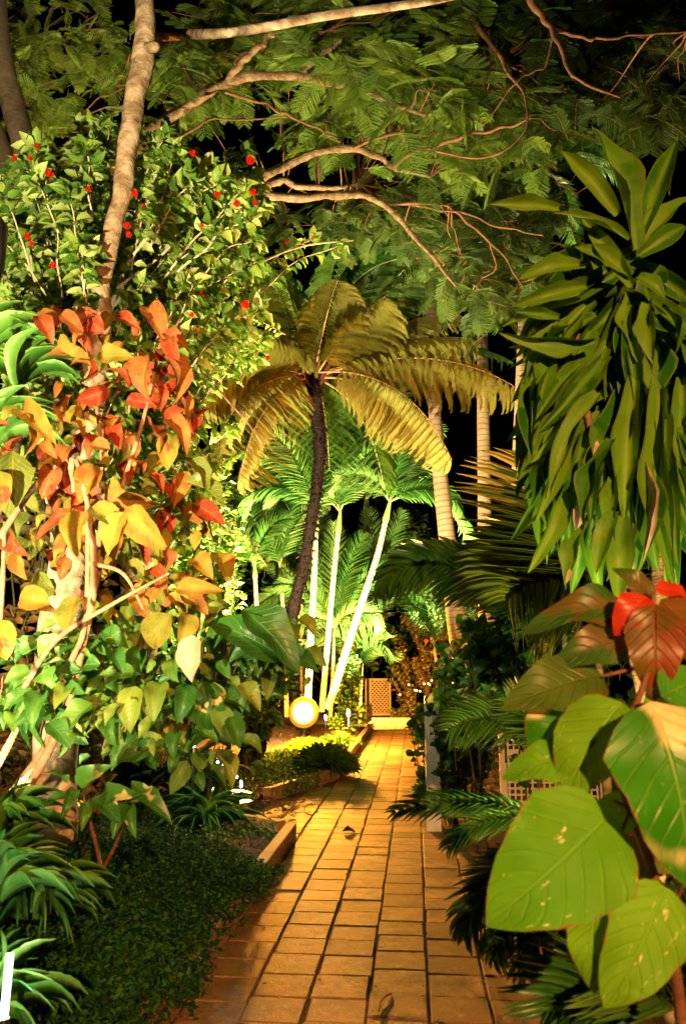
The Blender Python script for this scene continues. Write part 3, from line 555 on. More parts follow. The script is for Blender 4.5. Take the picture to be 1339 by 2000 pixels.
# ------------------------------------------------------------------ clump of cane palms behind the lamp
def canepalm(l, lab, fr, mt='palm', shaft=.5, ll=.42):
    base = np.array((*P(*l[0][:3])[:2], 0.)); t = thing('cane_palm', lab, 'palm', base, 'cane palms behind the lamp')
    m_ = MB(); q, r_ = pxpath(l, 50); r_ = r_*.80; m_.tube(q, r_, 12); m_.build('stem', M['cane'], t)
    top = q[-1]; dirn = nz(q[-1]-q[-4]); m_ = MB(); z = np.linspace(0, 1, 8); m_.tube(top+dirn*z[:, None]*shaft, r_[-1]*np.interp(z, (0, .2, 1), (1.1, 1.35, .5)), 10); m_.build('crownshaft', M['shaft'], t)
    top = top+dirn*shaft*.9
    for tx, ty, do, dr in fr:
        tip = P(tx, ty, l[-1][2]+do); v = tip-top; L = np.linalg.norm(v)*(1+.10*dr); best = None
        for el in np.linspace(-.6, 1.5, 30):
            D = nz(nz(v*(1, 1, 0))*cos(el)+UP*sin(el)); pts, _ = rachis(top, D, L, dr); e = np.linalg.norm(pts[-1]-tip)
            if best is None or e < best[0]: best = (e, D)
        m_ = MB(); frond(m_, top, best[1], L, dr, 36, ll*min(1.3, .7+L/3.2), .030, 56, .22, T_LL, .10, .014, prof=.5, up=nz(np.array((0, -1., .6)))); m_.build('frond', M[mt], t)
canepalm([(600, 1400, 15.6, .09), (606, 1250, 15.6, .085), (612, 1150, 15.6, .08), (616, 1040, 15.6, .07)], 'cane palm with straight white stem rising right behind the lamp', [(470, 900, .3, 1.2), (560, 800, 1, .6), (640, 820, -.4, .8), (470, 1010, .5, 1.6), (700, 900, .8, 1.3), (600, 760, .3, .3), (520, 840, -.5, .9)])
canepalm([(640, 1385, 16, .10), (676, 1270, 16, .095), (705, 1180, 16, .09), (735, 1090, 16, .08), (752, 1020, 16, .07)], 'cane palm with pale stem leaning right over the lattice box', [(900, 1020, -.3, 1.6), (860, 930, .8, 1.0), (780, 880, -.2, .5), (700, 920, .6, 1.2), (840, 870, .9, .5), (920, 1090, .8, 1.9), (800, 820, .8, .2), (640, 960, -.5, 1.6)])
canepalm([(628, 1390, 16.6, .08), (640, 1250, 16.6, .075), (650, 1140, 16.6, .07), (660, 1040, 16.6, .065)], 'cane palm with thinner stem between its two pale neighbours', [(560, 920, .5, 1.3), (740, 880, -.5, 1.2), (650, 850, 1, .4), (760, 960, .5, 1.7), (520, 1000, .5, 1.6), (600, 870, -.5, .8)])
canepalm([(560, 1400, 17.6, .07), (553, 1200, 17.6, .065), (548, 1130, 17.6, .06)], 'small cane palm behind the dark fern trunk', [(440, 960, .4, 1.4), (500, 900, 1, .8), (640, 1000, 0, 1.5), (470, 1060, -.4, 1.9), (580, 920, 0, .6)], shaft=.3)
canepalm([(500, 1400, 17, .07), (503, 1250, 17, .065), (498, 1130, 17, .06)], 'small cane palm at the left of the clump', [(420, 1000, .4, 1.4), (470, 940, 1, .8), (560, 1020, 0, 1.5), (410, 1080, -.4, 1.9)], shaft=.3)
canepalm([(690, 1400, 18, .06), (700, 1320, 18, .055)], 'short cane palm with low arching fronds beside the lattice box', [(600, 1200, -.3, 1.2), (760, 1240, -1, 1.6), (700, 1130, 0, .4), (640, 1170, .5, .8), (760, 1180, .3, 1.0), (590, 1260, -.6, 1.7), (775, 1290, -1, 1.9)], shaft=.2)
canepalm([(865, 1380, 18.5, .06), (850, 1280, 18.5, .055)], 'small cane palm beyond the right edge of the path', [(720, 1130, 0, 1.2), (860, 1110, .3, 1.2), (800, 1060, 0, .4), (900, 1180, .5, 1.7), (740, 1080, .5, .7)], shaft=.2, mt='palm_g')
canepalm([(645, 1400, 17.2, .06), (650, 1300, 17.2, .05), (652, 1240, 17.2, .045)], 'young cane palm with low fronds between the pale stems', [(540, 1150, 0, 1.3), (600, 1070, .3, .8), (700, 1050, 0, .5), (770, 1120, 0, 1.3), (560, 1250, -.3, 1.8), (745, 1230, -.3, 1.9), (650, 1030, .3, .3)], shaft=.15)
canepalm([(696, 1390, 18.8, .06), (710, 1260, 18.8, .05), (735, 1170, 18.8, .045)], 'young cane palm arching over the lattice box', [(650, 1080, 0, 1.2), (840, 1080, 0, 1.3), (790, 1010, .3, .6), (680, 1190, -.3, 1.8), (830, 1190, -.3, 1.9), (720, 1000, .3, .3)], shaft=.15)
canepalm([(590, 1390, 18.6, .06), (588, 1250, 18.6, .05), (590, 1180, 18.6, .045)], 'young cane palm filling the gap behind the fern trunk', [(500, 1100, 0, 1.2), (690, 1090, 0, 1.3), (560, 1010, .3, .6), (500, 1220, -.3, 1.8), (660, 1200, -.3, 1.9), (630, 1000, .3, .3)], shaft=.15)
# background palms closing the dark behind the fern
canepalm([(700, 1380, 20, .1), (715, 1000, 20, .09)], 'tall cane palm far behind the fern crown', [(560, 800, 0, 1.2), (640, 740, 0, .6), (780, 760, .5, .7), (860, 850, -.4, 1.4), (700, 720, .6, .2), (600, 900, -.5, 1.7), (820, 940, 0, 1.9)], ll=.6)
canepalm([(540, 1380, 20, .1), (530, 1060, 20, .09)], 'tall cane palm far behind the red-flowered shrub', [(420, 880, 0, 1.2), (480, 820, 0, .6), (600, 840, .5, .7), (660, 930, -.4, 1.4), (540, 790, .6, .2), (430, 990, -.5, 1.7)], ll=.6)
# ------------------------------------------------------------------ red-flowered shrub on the left
sb = np.array((*P(150, 1500, 4.9)[:2], 0.))
sh = thing('flowering_shrub', 'large pale green shrub dotted with drooping red flowers, left side', 'shrub', sb)
lv = MB(); stx = MB(); root = P(150, 1480, 4.9)
SHP = [(0, 330), (60, 300), (130, 240), (200, 250), (330, 270), (430, 310), (490, 300), (520, 400), (530, 440), (500, 520), (520, 600), (515, 680), (400, 730), (350, 790), (430, 910), (400, 1000), (330, 1050), (200, 900), (0, 900)]
ends = sample(SHP, 330, [(40, 60, 1, 1), (390, 250, 50, 30)])
ends += [(480, 295), (475, 300), (330, 255), (310, 270), (375, 300), (370, 300), (495, 375), (440, 370), (200, 245), (190, 250), (510, 600), (665, 478), (610, 470), (500, 700), (480, 640), (455, 830), (440, 900), (60, 400), (60, 300), (230, 260)]
for x, y in ends:
    d = (rng.uniform(4.75, 6.2) if rng.random() < .8 else rng.uniform(3.7, 4.5)) if x < 560 else 5.6; e = P(x, y, d)
    s0 = P(x+(170-x)*.45+rng.normal(0, 20), y+rng.uniform(90, 190), d+.15); pts = arc(s0, e, .12, 14, .03)
    stx.tube(pts, np.linspace(.007, .003, 14), 5, .5, cap=False)
    leaves_on(lv, pts, T_OV, 34, .105, .55, .05, .9, .45, 0, 1, .5, 10)
for x, y in sample([(0, 560), (500, 560), (490, 690), (350, 760), (430, 950), (330, 1100), (120, 900), (0, 760)], 170):
    e = P(x, y, rng.uniform(4.8, 6.2)); pts = arc(e+rng.normal(0, .25, 3), e, .1, 8); stx.tube(pts, .004, 4, .5, cap=False); leaves_on(lv, pts, T_OV, 36, .075, .5, 0, .9, .3, .3, 1, .5, 6)
for l in ([(150, 1450, 4.9, .03), (170, 900, 4.9, .025), (230, 560, 4.9, .018), (330, 420, 4.9, .012), (420, 325, 4.9, .008), (470, 300, 4.9, .004)],
          [(150, 1450, 4.9, .03), (200, 800, 5, .02), (280, 700, 5.1, .014), (380, 590, 5.3, .010), (560, 490, 5.5, .008), (690, 470, 5.6, .004)],
          [(90, 1450, 4.9, .03), (110, 900, 4.9, .03), (90, 700, 4.9, .02), (60, 500, 4.9, .01)], [(150, 1450, 4.9, .03), (140, 900, 4.9, .025), (190, 640, 4.9, .02), (240, 560, 4.9, .012), (215, 350, 4.9, .008), (198, 240, 4.9, .004)],
          [(130, 1450, 5, .03), (120, 750, 5, .025), (60, 760, 5, .015), (20, 700, 5, .01)], [(180, 900, 4.9, .015), (350, 720, 4.8, .008), (460, 800, 4.7, .006), (520, 880, 4.7, .003)],
          [(230, 560, 4.9, .012), (340, 470, 4.8, .008), (345, 350, 4.8, .005)]):
    q, r_ = pxpath(l, 30); stx.tube(q, r_, 6, .5)
lv.build('foliage', M['shrub'], sh); stx.build('stems', M['stem_pale'], sh)
def flower(px, py, d, s, parent, mt='petal'):
    m_ = MB(); c = P(px, py, d); a = nz(np.array((rng.uniform(-.7, .7), -.3, -1.)));
    for j in range(5):
        th = 2*pi*j/5; e = nz(np.cross(a, (0, 1, 0)))*cos(th)+nz(np.cross(a, (1, 0, 0)))*sin(th)
        m_.inst(T_OV[j % 3], [c-a*s*.5], [a+e*.35], [e], s*1.3, s*.75, rng.random())
    m_.tube([c-a*s*.5, c+a*s*.9], [.004, .002], 5, .9); m_.build('flower', M[mt], parent)
FLW = [(97, 337, 1.4), (173, 368, 1), (263, 377, 1.3), (60, 308, .9), (73, 285, .9), (28, 308, 1), (377, 298, 1.2), (489, 312, 1.5), (424, 379, 1.1), (462, 397, 1.2), (494, 375, 1.2), (498, 395, .8), (248, 440, 1.2), (252, 457, 1), (394, 440, .8), (104, 517, 1.1), (54, 460, 1.1), (62, 475, .8), (560, 472, .9), (610, 465, .8), (479, 594, 1.4), (394, 572, .7), (375, 614, .8), (523, 698, 1.1), (386, 645, .6), (280, 400, .6)]
for x, y, s in FLW: flower(x, y, 3.75 if x < 520 else 5.4, .029*s, sh)
# ------------------------------------------------------------------ orange copperleaf
cb = np.array((*P(60, 1640, 3.3)[:2], 0.))
cp = thing('copperleaf_shrub', 'copperleaf shrub with large orange, red and gold leaves on cream stems', 'shrub', cb)
st = MB(); lo = MB()
for l in ([(-20, 1640, 3.2, .022), (60, 1530, 3.1, .019), (125, 1400, 3.0, .017), (160, 1270, 3.0, .015), (183, 1150, 2.9, .015), (182, 1060, 2.9, .013), (175, 1000, 2.9, .010), (150, 900, 2.9, .008)],
          [(0, 1580, 3.2, .02), (90, 1460, 3.1, .018), (100, 1390, 3.05, .016), (130, 1310, 3, .013), (165, 1230, 2.95, .011), (172, 1100, 2.9, .009), (170, 980, 2.9, .008), (165, 950, 2.9, .006)],
          [(-20, 1520, 3.3, .02), (30, 1430, 3.3, .014), (60, 1340, 3.3, .01), (66, 1300, 3.3, .006)], [(175, 1100, 2.9, .01), (240, 1120, 2.8, .007), (280, 1190, 2.8, .004)], [(0, 1050, 2.9, .014), (60, 960, 2.9, .012), (110, 910, 2.9, .008)],
          [(183, 1150, 2.9, .012), (230, 980, 3, .01), (280, 820, 3.1, .008), (320, 640, 3.2, .005)], [(160, 1270, 3, .012), (200, 1000, 3.1, .01), (190, 800, 3.2, .008), (150, 600, 3.3, .005)], [(-10, 1350, 3, .012), (5, 1150, 2.9, .01), (10, 1020, 2.9, .006)],
          [(50, 1340, 3, .012), (110, 1250, 2.8, .01), (220, 1180, 2.7, .007), (330, 1120, 2.7, .004)]):
    q, r_ = pxpath(l, 30); st.tube(q, r_, 8, .5, .02)
st.build('stems', M['stem_brown'], cp)
# explicit big leaves: base px, tip px, width ratio, hue (0 red .. 1 green), depth
EX = [(205, 650, 130, 590, .55, .3), (160, 640, 205, 600, .5, .3), (175, 620, 160, 700, .5, .15), (290, 600, 330, 680, .5, .25), (320, 650, 375, 680, .5, .2), (330, 660, 350, 720, .5, .15), (300, 700, 260, 790, .6, .1), (310, 720, 290, 810, .7, .05), (320, 700, 370, 800, .5, .15),
      (335, 770, 385, 830, .5, .2), (330, 820, 380, 895, .45, .2), (300, 850, 325, 910, .45, .1), (190, 700, 270, 690, .6, .35), (250, 760, 215, 700, .5, .1), (45, 800, 115, 870, .45, .3), (40, 800, -10, 830, .45, .35), (45, 810, 70, 900, .5, .4), (25, 880, 20, 1030, .5, .85), (110, 910, 70, 990, .55, .3),
      (200, 920, 130, 990, .6, .35), (220, 930, 320, 1010, .6, .3), (250, 990, 330, 1090, .55, .4), (160, 1010, 50, 1050, .6, .55), (170, 1000, 130, 1100, .55, .6), (180, 990, 260, 1040, .55, .4), (240, 1000, 200, 1100, .6, .4), (260, 1050, 300, 1110, .5, .0), (25, 1040, 45, 1100, .6, .0), (0, 920, 10, 1010, .5, .9),
      (100, 1180, 5, 1160, .6, .55), (150, 1165, 120, 1250, .75, .25), (170, 1160, 195, 1220, .7, .2), (310, 1150, 270, 1190, .5, .2), (350, 1160, 420, 1200, .6, .3), (330, 1160, 380, 1210, .6, .2), (330, 1190, 340, 1150, .6, .3), (335, 1200, 270, 1290, .65, .6), (370, 1200, 350, 1270, .6, .5),
      (345, 1150, 450, 1150, .35, .35), (300, 1110, 330, 1130, .6, .0), (0, 1210, 15, 1310, .6, .75), (370, 900, 420, 970, .5, .9), (360, 940, 470, 990, .4, .75), (215, 760, 130, 790, .5, .25), (215, 880, 160, 860, .55, .2), (180, 720, 120, 700, .5, .1), (380, 1090, 420, 1130, .6, .45), (230, 620, 280, 640, .5, .1),
      (260, 850, 250, 920, .55, .15), (215, 830, 240, 880, .55, .05), (190, 850, 165, 900, .5, .1), (290, 930, 330, 960, .5, .1), (130, 820, 180, 860, .5, .15), (90, 860, 110, 900, .5, .05)]
for bx, by, tx, ty, wr, hue in EX:
    d = rng.uniform(2.65, 2.95) if by > 850 else rng.uniform(2.9, 3.2); a = P(bx, by, d); b = P(tx, ty, d-rng.uniform(-.02, .08)); L = np.linalg.norm(b-a)*.88
    U = nz(np.array((0, -1, .5))+rng.normal(0, .45, 3)); lo.inst(T_OVF[rng.integers(4)], [a], [b-a], [U], L, L*wr*.98, np.clip(hue+.10+rng.normal(0, .16), 0, 1))
    st2 = a
for x, y in sample([(60, 600), (330, 600), (390, 830), (350, 900), (430, 1000), (420, 1180), (330, 1230), (200, 1150), (60, 1150), (0, 1050), (0, 820), (130, 780)], 210, [(60, 700, 60, 80)]):
    d = rng.uniform(3.0, 3.5); a = P(x, y, d); D = nz(np.array((rng.uniform(-1, 1), -.3, -.8))+rng.normal(0, .3, 3)); L = rng.uniform(.07, .17)
    lo.inst(T_OVF[rng.integers(4)], [a], [D], [nz(np.array((0, -1, .7))+rng.normal(0, .8, 3))], L, L*rng.uniform(.42, .62), np.clip(rng.normal(.34+.35*(y > 1000), .30), 0, 1))
lo.build('orange_leaves', M['copper'], cp)
lg = MB(); tw = MB()
for x, y in sample([(0, 1300), (200, 1200), (330, 1200), (430, 1130), (540, 1190), (590, 1290), (540, 1330), (430, 1380), (430, 1480), (300, 1450), (200, 1420), (0, 1420)], 120, [(60, 1450, 90, 60)]):
    d = rng.uniform(2.9, 3.9); a = P(x, y, d); tw.tube(arc(a+np.array((-.05, .1, -.10)), a, .1, 8), .003, 4, .5, cap=False)
    for j in range(4):
        D = nz(np.array((rng.uniform(-1, 1), -.4, -.5))+rng.normal(0, .3, 3)); L = rng.uniform(.05, .18); lg.inst(T_OVF[rng.integers(4)], [a+rng.normal(0, .05, 3)], [D], [nz(np.array((0, -1, .8))+rng.normal(0, .5, 3))], L, L*.52, rng.uniform(0, 1))
gp = thing('leafy_shrub', 'dark green variegated shrub spreading below the orange copperleaf', 'shrub', np.array((*P(300, 1500, 3.5)[:2], 0.)))
EX2 = [(560, 1290, 400, 1200, .35, .1), (350, 1330, 400, 1400, .5, .2), (375, 1340, 440, 1440, .55, .1), (265, 1340, 250, 1430, .5, .95), (60, 1310, 5, 1330, .5, .6), (65, 1310, 115, 1330, .5, .6), (530, 1200, 450, 1290, .4, .1), (470, 1190, 590, 1300, .4, .1), (300, 1400, 270, 1440, .45, .8), (450, 1400, 470, 1460, .5, .3)]
for bx, by, tx, ty, wr, hue in EX2:
    d = rng.uniform(2.8, 3.1); a = P(bx, by, d); b = P(tx, ty, d-.05); L = np.linalg.norm(b-a)*1.05; lg.inst(T_OVF[rng.integers(4)], [a], [b-a], [nz(np.array((0, -1, .5))+rng.normal(0, .3, 3))], L, L*wr*1.1, hue)
lg.build('foliage', M['copper_green'], gp); tw.build('stems', M['twig'], gp)
m_ = MB(); a = P(375, 1240, 2.7); b = P(372, 1322, 2.68); m_.inst(T_OVF[0], [a], [b-a], [(-.1, -1, .3)], .165, .095, .5)
o = m_.build('pale_leaf', leafmat('pale_pink_leaf', [(.50, .36, .27), (.42, .30, .18)], vein=(.42, .25, .18), veins=9), cp); o['label'] = 'single pale pink hanging leaf'
# variegated seedling
vs = thing('variegated_seedling', 'low variegated green and cream shoot above the ground cover', 'plant', np.array((*P(210, 1640, 3.0)[:2], 0.)))
m_ = MB()
for bx, by, tx, ty, wr in ((165, 1545, 205, 1488, .6), (150, 1560, 75, 1565, .4), (165, 1570, 160, 1620, .5), (180, 1560, 240, 1600, .5), (130, 1530, 90, 1500, .35), (250, 1570, 345, 1590, .45), (250, 1570, 215, 1640, .4), (250, 1565, 290, 1530, .5), (200, 1560, 270, 1545, .4), (150, 1545, 115, 1600, .4), (255, 1575, 260, 1640, .4)):
    a = P(bx, by, 2.9); b = P(tx, ty, 2.8); L = np.linalg.norm(b-a)*.95; m_.inst(T_OVF[rng.integers(4)], [a], [b-a], [nz(np.array((0, -1, 1.))+rng.normal(0, .2, 3))], L, L*wr*.95, rng.random())
m_.build('foliage', M['varieg'], vs); m_ = MB(); q, r_ = pxpath([(200, 1700, 3.1, .008), (180, 1620, 3, .007), (160, 1550, 2.9, .005)], 10); m_.tube(q, r_, 6); q, r_ = pxpath([(200, 1700, 3.1, .008), (230, 1640, 3, .007), (250, 1568, 2.9, .005)], 10); m_.tube(q, r_, 6); m_.build('stems', M['twig'], vs)
# pale strap-leaved plant, left edge
ps = thing('cordyline', 'pale-edged strap-leaved cordyline at the left edge beside the trunk', 'plant', np.array((*P(-60, 1500, 3.6)[:2], 0.)))
m_ = MB()
for hx, hy in ((-10, 880), (40, 760), (-30, 700)):
    for j in range(26):
        a = P(hx, hy, rng.uniform(3.3, 3.6)); th = rng.uniform(0, 2*pi); D = nz(np.array((cos(th)*.8, sin(th)*.5, rng.uniform(.3, 1.3)))); L = rng.uniform(.3, .42)
        m_.inst(T_ST[rng.integers(3)], [a], [D], [nz(UP-D*D[2]+np.array((0, -.4, 0)))], L, .029, rng.random())
m_.build('foliage', M['pale_strap'], ps); m_ = MB(); q, r_ = pxpath([(-60, 1500, 3.5, .025), (-40, 1100, 3.5, .02), (-10, 870, 3.45, .018)], 12); m_.tube(q, r_, 8); q, r_ = pxpath([(-40, 1100, 3.5, .02), (30, 900, 3.5, .016), (40, 750, 3.45, .014)], 12); m_.tube(q, r_, 8); m_.build('stems', M['bark_mid'], ps)
# ------------------------------------------------------------------ ground cover mound, strappy clumps, grass tufts
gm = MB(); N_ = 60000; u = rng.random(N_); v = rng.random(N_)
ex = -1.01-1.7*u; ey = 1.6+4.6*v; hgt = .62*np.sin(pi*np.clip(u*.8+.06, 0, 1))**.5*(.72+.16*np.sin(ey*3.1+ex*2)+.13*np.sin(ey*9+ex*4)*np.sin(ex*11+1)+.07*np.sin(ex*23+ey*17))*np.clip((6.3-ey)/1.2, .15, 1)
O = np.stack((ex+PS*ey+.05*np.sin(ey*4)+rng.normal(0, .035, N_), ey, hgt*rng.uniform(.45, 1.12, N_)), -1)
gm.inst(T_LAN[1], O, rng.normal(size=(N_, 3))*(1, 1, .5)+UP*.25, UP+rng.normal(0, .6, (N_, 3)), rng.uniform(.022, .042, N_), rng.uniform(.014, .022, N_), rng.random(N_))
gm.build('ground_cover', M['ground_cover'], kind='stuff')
def clump(name, lab, cat, px, py, d, n, L, w, mt, tpls, el=(.4, 1.4), base_r=.04, z=0.03, az=None, group=None):
    c = P(px, py, d) if name == 'strap_lily' else G(px, py, z); L = L*c[1]/d; w = w*c[1]/d; base_r = base_r*c[1]/d; m_ = MB(); b_ = c.copy(); b_[2] = 0
    th = rng.uniform(0, 2*pi, n) if az is None else rng.uniform(az[0], az[1], n); e = rng.uniform(el[0], el[1], n)
    D = np.stack((np.cos(th)*np.cos(e), np.sin(th)*np.cos(e), np.sin(e)), -1); O = c+D*(1, 1, 0)*base_r; k = rng.integers(0, len(tpls), n)
    for q in range(len(tpls)):
        s_ = k == q
        if s_.any(): m_.inst(tpls[q], O[s_], D[s_], UP+rng.normal(0, .1, (s_.sum(), 3)), L*rng.uniform(.65, 1.1, s_.sum()), w, rng.random(s_.sum()))
    return tag(m_.build(name, M[mt], base=b_), lab, cat, group)
clump('strap_lily', 'bright strap-leaved lily clump at the lower left edge', 'plant', -20, 1760, 2.5, 85, .27, .011, 'strappy', T_ST, (.15, 1.3), .05, .25)
clump('strap_lily', 'strap-leaved lily clump leaning over the ground cover from the left', 'plant', 60, 1790, 2.75, 60, .27, .012, 'strappy', T_ST, (.05, .9), .05, .28)
clump('strap_lily', 'overlit strap-leaved clump in the bottom left corner', 'plant', -30, 1990, 2.3, 50, .24, .010, 'strappy', T_ST, (.2, 1.3), .05, .10)
clump('strap_lily', 'strap-leaved lily clump in front of the cream stems', 'plant', -10, 1640, 2.9, 50, .27, .012, 'strappy', T_ST, (.2, 1.3), .05, .30)
clump('grass_tuft', 'bright fine grass tuft lit white beside the fairy lights', 'grass tuft', 370, 1560, 4.8, 170, .42, .010, 'grass', T_GR, (.5, 1.45), .04, .1)
clump('grass_tuft', 'arching spider plant tuft just behind the ground cover', 'grass tuft', 400, 1630, 4.4, 90, .36, .014, 'strappy', T_GR, (.3, 1.3), .04, .08)
clump('grass_tuft', 'dim fine grass tuft behind the variegated shoot', 'grass tuft', 270, 1560, 4.6, 150, .48, .008, 'back', T_GR, (.3, 1.3), .05, .1)
clump('grass_tuft', 'dark grass tuft at the far left under the cream stems', 'grass tuft', 90, 1560, 4.2, 110, .5, .010, 'back', T_GR, (.4, 1.4), .05, .1)
clump('tufted_plant', 'round dark tufted plant on the bed corner in front of the lamp', 'plant', 636, 1500, 11.3, 1500, .36, .013, 'palm_g', T_GR[:1]+[T_LLS], (-.1, 1.5), .16, .12)
for i, (x, y, d, lab) in enumerate(((548, 1490, 11.8, 'short yellow-lit plant left of the round tufted plant'), (600, 1465, 13.0, 'low leafy plant at the foot of the lamp'), (660, 1455, 13.4, 'low yellow-lit plant right of the lamp'), (530, 1510, 10.9, 'low mat plant left of the diagonal kerb'))):
    clump('bedding_plant', lab, 'plant', x, y, d, 420, .22, .022, 'palm', T_LAN+[T_LLS], (.1, 1.5), .22, .06)
m_ = MB(); N_ = 5000; dd = rng.uniform(6.6, 10.8, N_); uu = -1.22-rng.random(N_)*(1.5)-np.where((dd > 7.2) & (dd < 9.3), .6, 0)
m_.inst(T_LAN[1], np.stack((uu+PS*dd, dd, rng.uniform(.03, .20, N_)), -1), rng.normal(size=(N_, 3)), UP+rng.normal(0, .6, (N_, 3)), .045, .022, rng.random(N_)); m_.build('low_ground_cover', M['back'], kind='stuff')
# cycad-like low plant left of lamp
cy = thing('cycad', 'low cycad with arching fronds against the dark fern trunk', 'cycad', np.array((*P(470, 1440, 11.)[:2], 0.)))
for tx, ty, dr in ((565, 1335, 1.1), (548, 1385, 1.6), (560, 1310, .8), (400, 1330, 1.0), (430, 1400, 1.6), (520, 1430, 1.7), (480, 1300, .4), (380, 1400, 1.5)):
    c = P(470, 1425, 11.); tip = P(tx, ty, 10.8+rng.uniform(-.5, .5)); v = tip-c; L = np.linalg.norm(v)*1.15; m_ = MB(); D = nz(nz(v)+UP*dr*.5); frond(m_, c, D, L, dr, 34, .20, .022, 60, .2, T_LLS, .15, .012); m_.build('frond', M['palm_g'], cy)
# ------------------------------------------------------------------ lamps
lt = thing('garden_lamp', 'round floodlight glowing yellow in the bed left of the path', 'garden lamp', np.array((LAMP[0], LAMP[1], 0)))
m_ = MB(); m_.tube([(LAMP[0], LAMP[1], .0), (LAMP[0], LAMP[1], LAMP[2]-.16)], .03, 10); m_.build('post', M['black'], lt)
m_ = MB(); dn = nz(np.array((0, -1, .12))); c = LAMP
m_.tube([c-dn*.14, c-dn*.12, c+dn*.0, c+dn*.03], [.07, .12, .27, .28], 28); m_.build('housing', M['black'], lt)
hs_ = bpy.context.scene.objects['housing']
m_ = MB(); m_.tube([c+dn*.035, c+dn*.06, c+dn*.07], [.275, .27, .22], 28); m_.build('amber_halo_ring', M['halo_amber'], hs_)  # added ring, imitates the orange halo round the lens
m_ = MB(); m_.tube([c+dn*.06, c+dn*.085, c+dn*.10], [.225, .215, .17], 28); m_.build('yellow_halo_ring', M['halo_yellow'], hs_)  # added ring, imitates the yellow halo next to the lens
m_ = MB(); m_.tube([c+dn*.08, c+dn*.115, c+dn*.14, c+dn*.16, c+dn*.165], [.185, .17, .12, .06, .01], 24); m_.build('lens', M['glow'], hs_)
def stake(px, py, d, h, lab, s=.035):
    s *= .62
    c = P(px, py, d); t = thing('stake_light', lab, 'stake light', np.array((c[0], c[1], 0))); m_ = MB(); m_.tube([(c[0], c[1], 0), c-UP*.03], .005, 6); m_.build('stake', M['black'], t)
    m_ = MB(); m_.tube([c-UP*s*1.6, c-UP*s, c+UP*s, c+UP*s*1.6], [s*.4, s*.8, s*.8, s*.3], 10); m_.build('bulb', M['glow_blue'], t)
    m_ = MB(); m_.tube([c+UP*s*1.65, c+UP*s*2.1], [s*1.1, s*.3], 10); m_.build('cap', M['metal'], t)
stake(636, 1402, 13.6, .3, 'small blue-white stake light just right of the round lamp', .04); stake(680, 1392, 14.6, .4, 'small blue-white stake light nearer the long kerb', .06)
stake(471, 1532, 8.3, .2, 'blue-white stake light low beside the dark leaves left of the path', .03); stake(378, 1448, 6.4, .5, 'white stake light shining above the bright grass tuft', .045)
tl = thing('tube_light', 'glowing white tube light at the bottom left corner', 'tube light', np.array((*P(12, 1960, 1.9)[:2], 0.)))
m_ = MB(); m_.tube([P(20, 1862, 1.9), P(8, 1990, 1.88)], .008, 12); m_.build('tube', M['glow_blue'], tl)
m_ = MB(); m_.tube([P(8, 1990, 1.88), P(6, 2060, 1.87)], .012, 12); m_.build('holder', M['black'], tl)
bl = thing('lantern', 'black lantern post with thin curved rim at the left edge', 'lantern', np.array((*P(-20, 900, 2.2)[:2], 0.)))
m_ = MB(); m_.tube([P(-22, 2600, 2.2)*(1, 1, 0), P(-22, 575, 2.2)], .012, 10); m_.build('post', M['black'], bl)
m_ = MB(); m_.tube([P(-25, 585, 2.2), P(-25, 560, 2.2), P(-22, 500, 2.2), P(-20, 440, 2.2), P(-20, 420, 2.2)], [.02, .035, .05, .055, .03], 18); m_.build('shade', M['black'], bl)
fl = thing('fairy_lights', 'string of tiny white lights draped through the dark leaves left of the path', 'fairy lights', P(440, 1500, 6.2)*(1, 1, 0))
q = smooth([P(418, 1468, 6.2), P(430, 1490, 6.2), P(445, 1503, 6.3), P(455, 1520, 6.3), P(475, 1530, 6.4)], 30); m_ = MB(); m_.tube(q, .004, 4); m_.build('wire', M['black'], fl)
for i in range(0, 30, 3):
    m_ = MB(); c = q[i]+rng.normal(0, .01, 3); m_.tube([c-UP*.012, c, c+UP*.012], [.004, .013, .004], 6); m_.build('bulb', M['glow_blue'], fl)
# ------------------------------------------------------------------ lattice box, far hedge, fences
c = G(742, 1398); lbx = thing('lattice_planter', 'tall pale lattice box at the far end of the path', 'planter', c)
Lx = (P(720, 1398, c[1])-P(760, 1398, c[1])); w = abs((P(760, 1398, c[1])-P(720, 1398, c[1]))[0]); h = P(720, 1322, c[1])[2]-.05
m_ = MB(); X = nz(np.array((1, .18, 0))); Y = nz(np.array((-.18, 1, 0)))
for sx in (-1, 1):
    for sy in (-1, 1): m_.box(c+X*sx*w/2+Y*(sy*w/2+w/2)+UP*h/2, (.05, .05, h), X, Y, UP)
for z in (.04, h-.03):
    for f_, dv, ln in ((0, X, w), (1, X, w)): m_.box(c+Y*w*f_+UP*z, (w-.05, .035, .06), X, Y, UP)
    for f_ in (-1, 1): m_.box(c+X*f_*w/2+Y*w/2+UP*z, (.035, w-.05, .06), X, Y, UP)
m_.build('frame', M['lattice'], lbx, smooth=False)
def lattice(mb, c, A, w, h, z0, n, sl, th, clipf=None):
    """diagonal slats in the plane spanned by A and UP"""
    Nn = np.cross(A, UP); st_ = (w+h)/n
    for sg, off in ((1, 0), (-1, th)):
        for i in range(-n, 2*n):
            s0 = i*st_; pts = []
            for q in np.linspace(0, h, 60):
                x = s0+q if sg > 0 else s0-q
                if 0 <= x <= w and (clipf is None or q <= clipf(x/w)*h): pts.append((x, q))
            if len(pts) > 1:
                a = c+A*(pts[0][0]-w/2)+UP*(z0+pts[0][1])+Nn*off; b = c+A*(pts[-1][0]-w/2)+UP*(z0+pts[-1][1])+Nn*off; D = b-a; L = np.linalg.norm(D)
                if L > .03: D = D/L; mb.box((a+b)/2, (sl, L, th*.9), np.cross(D, Nn), D, Nn)
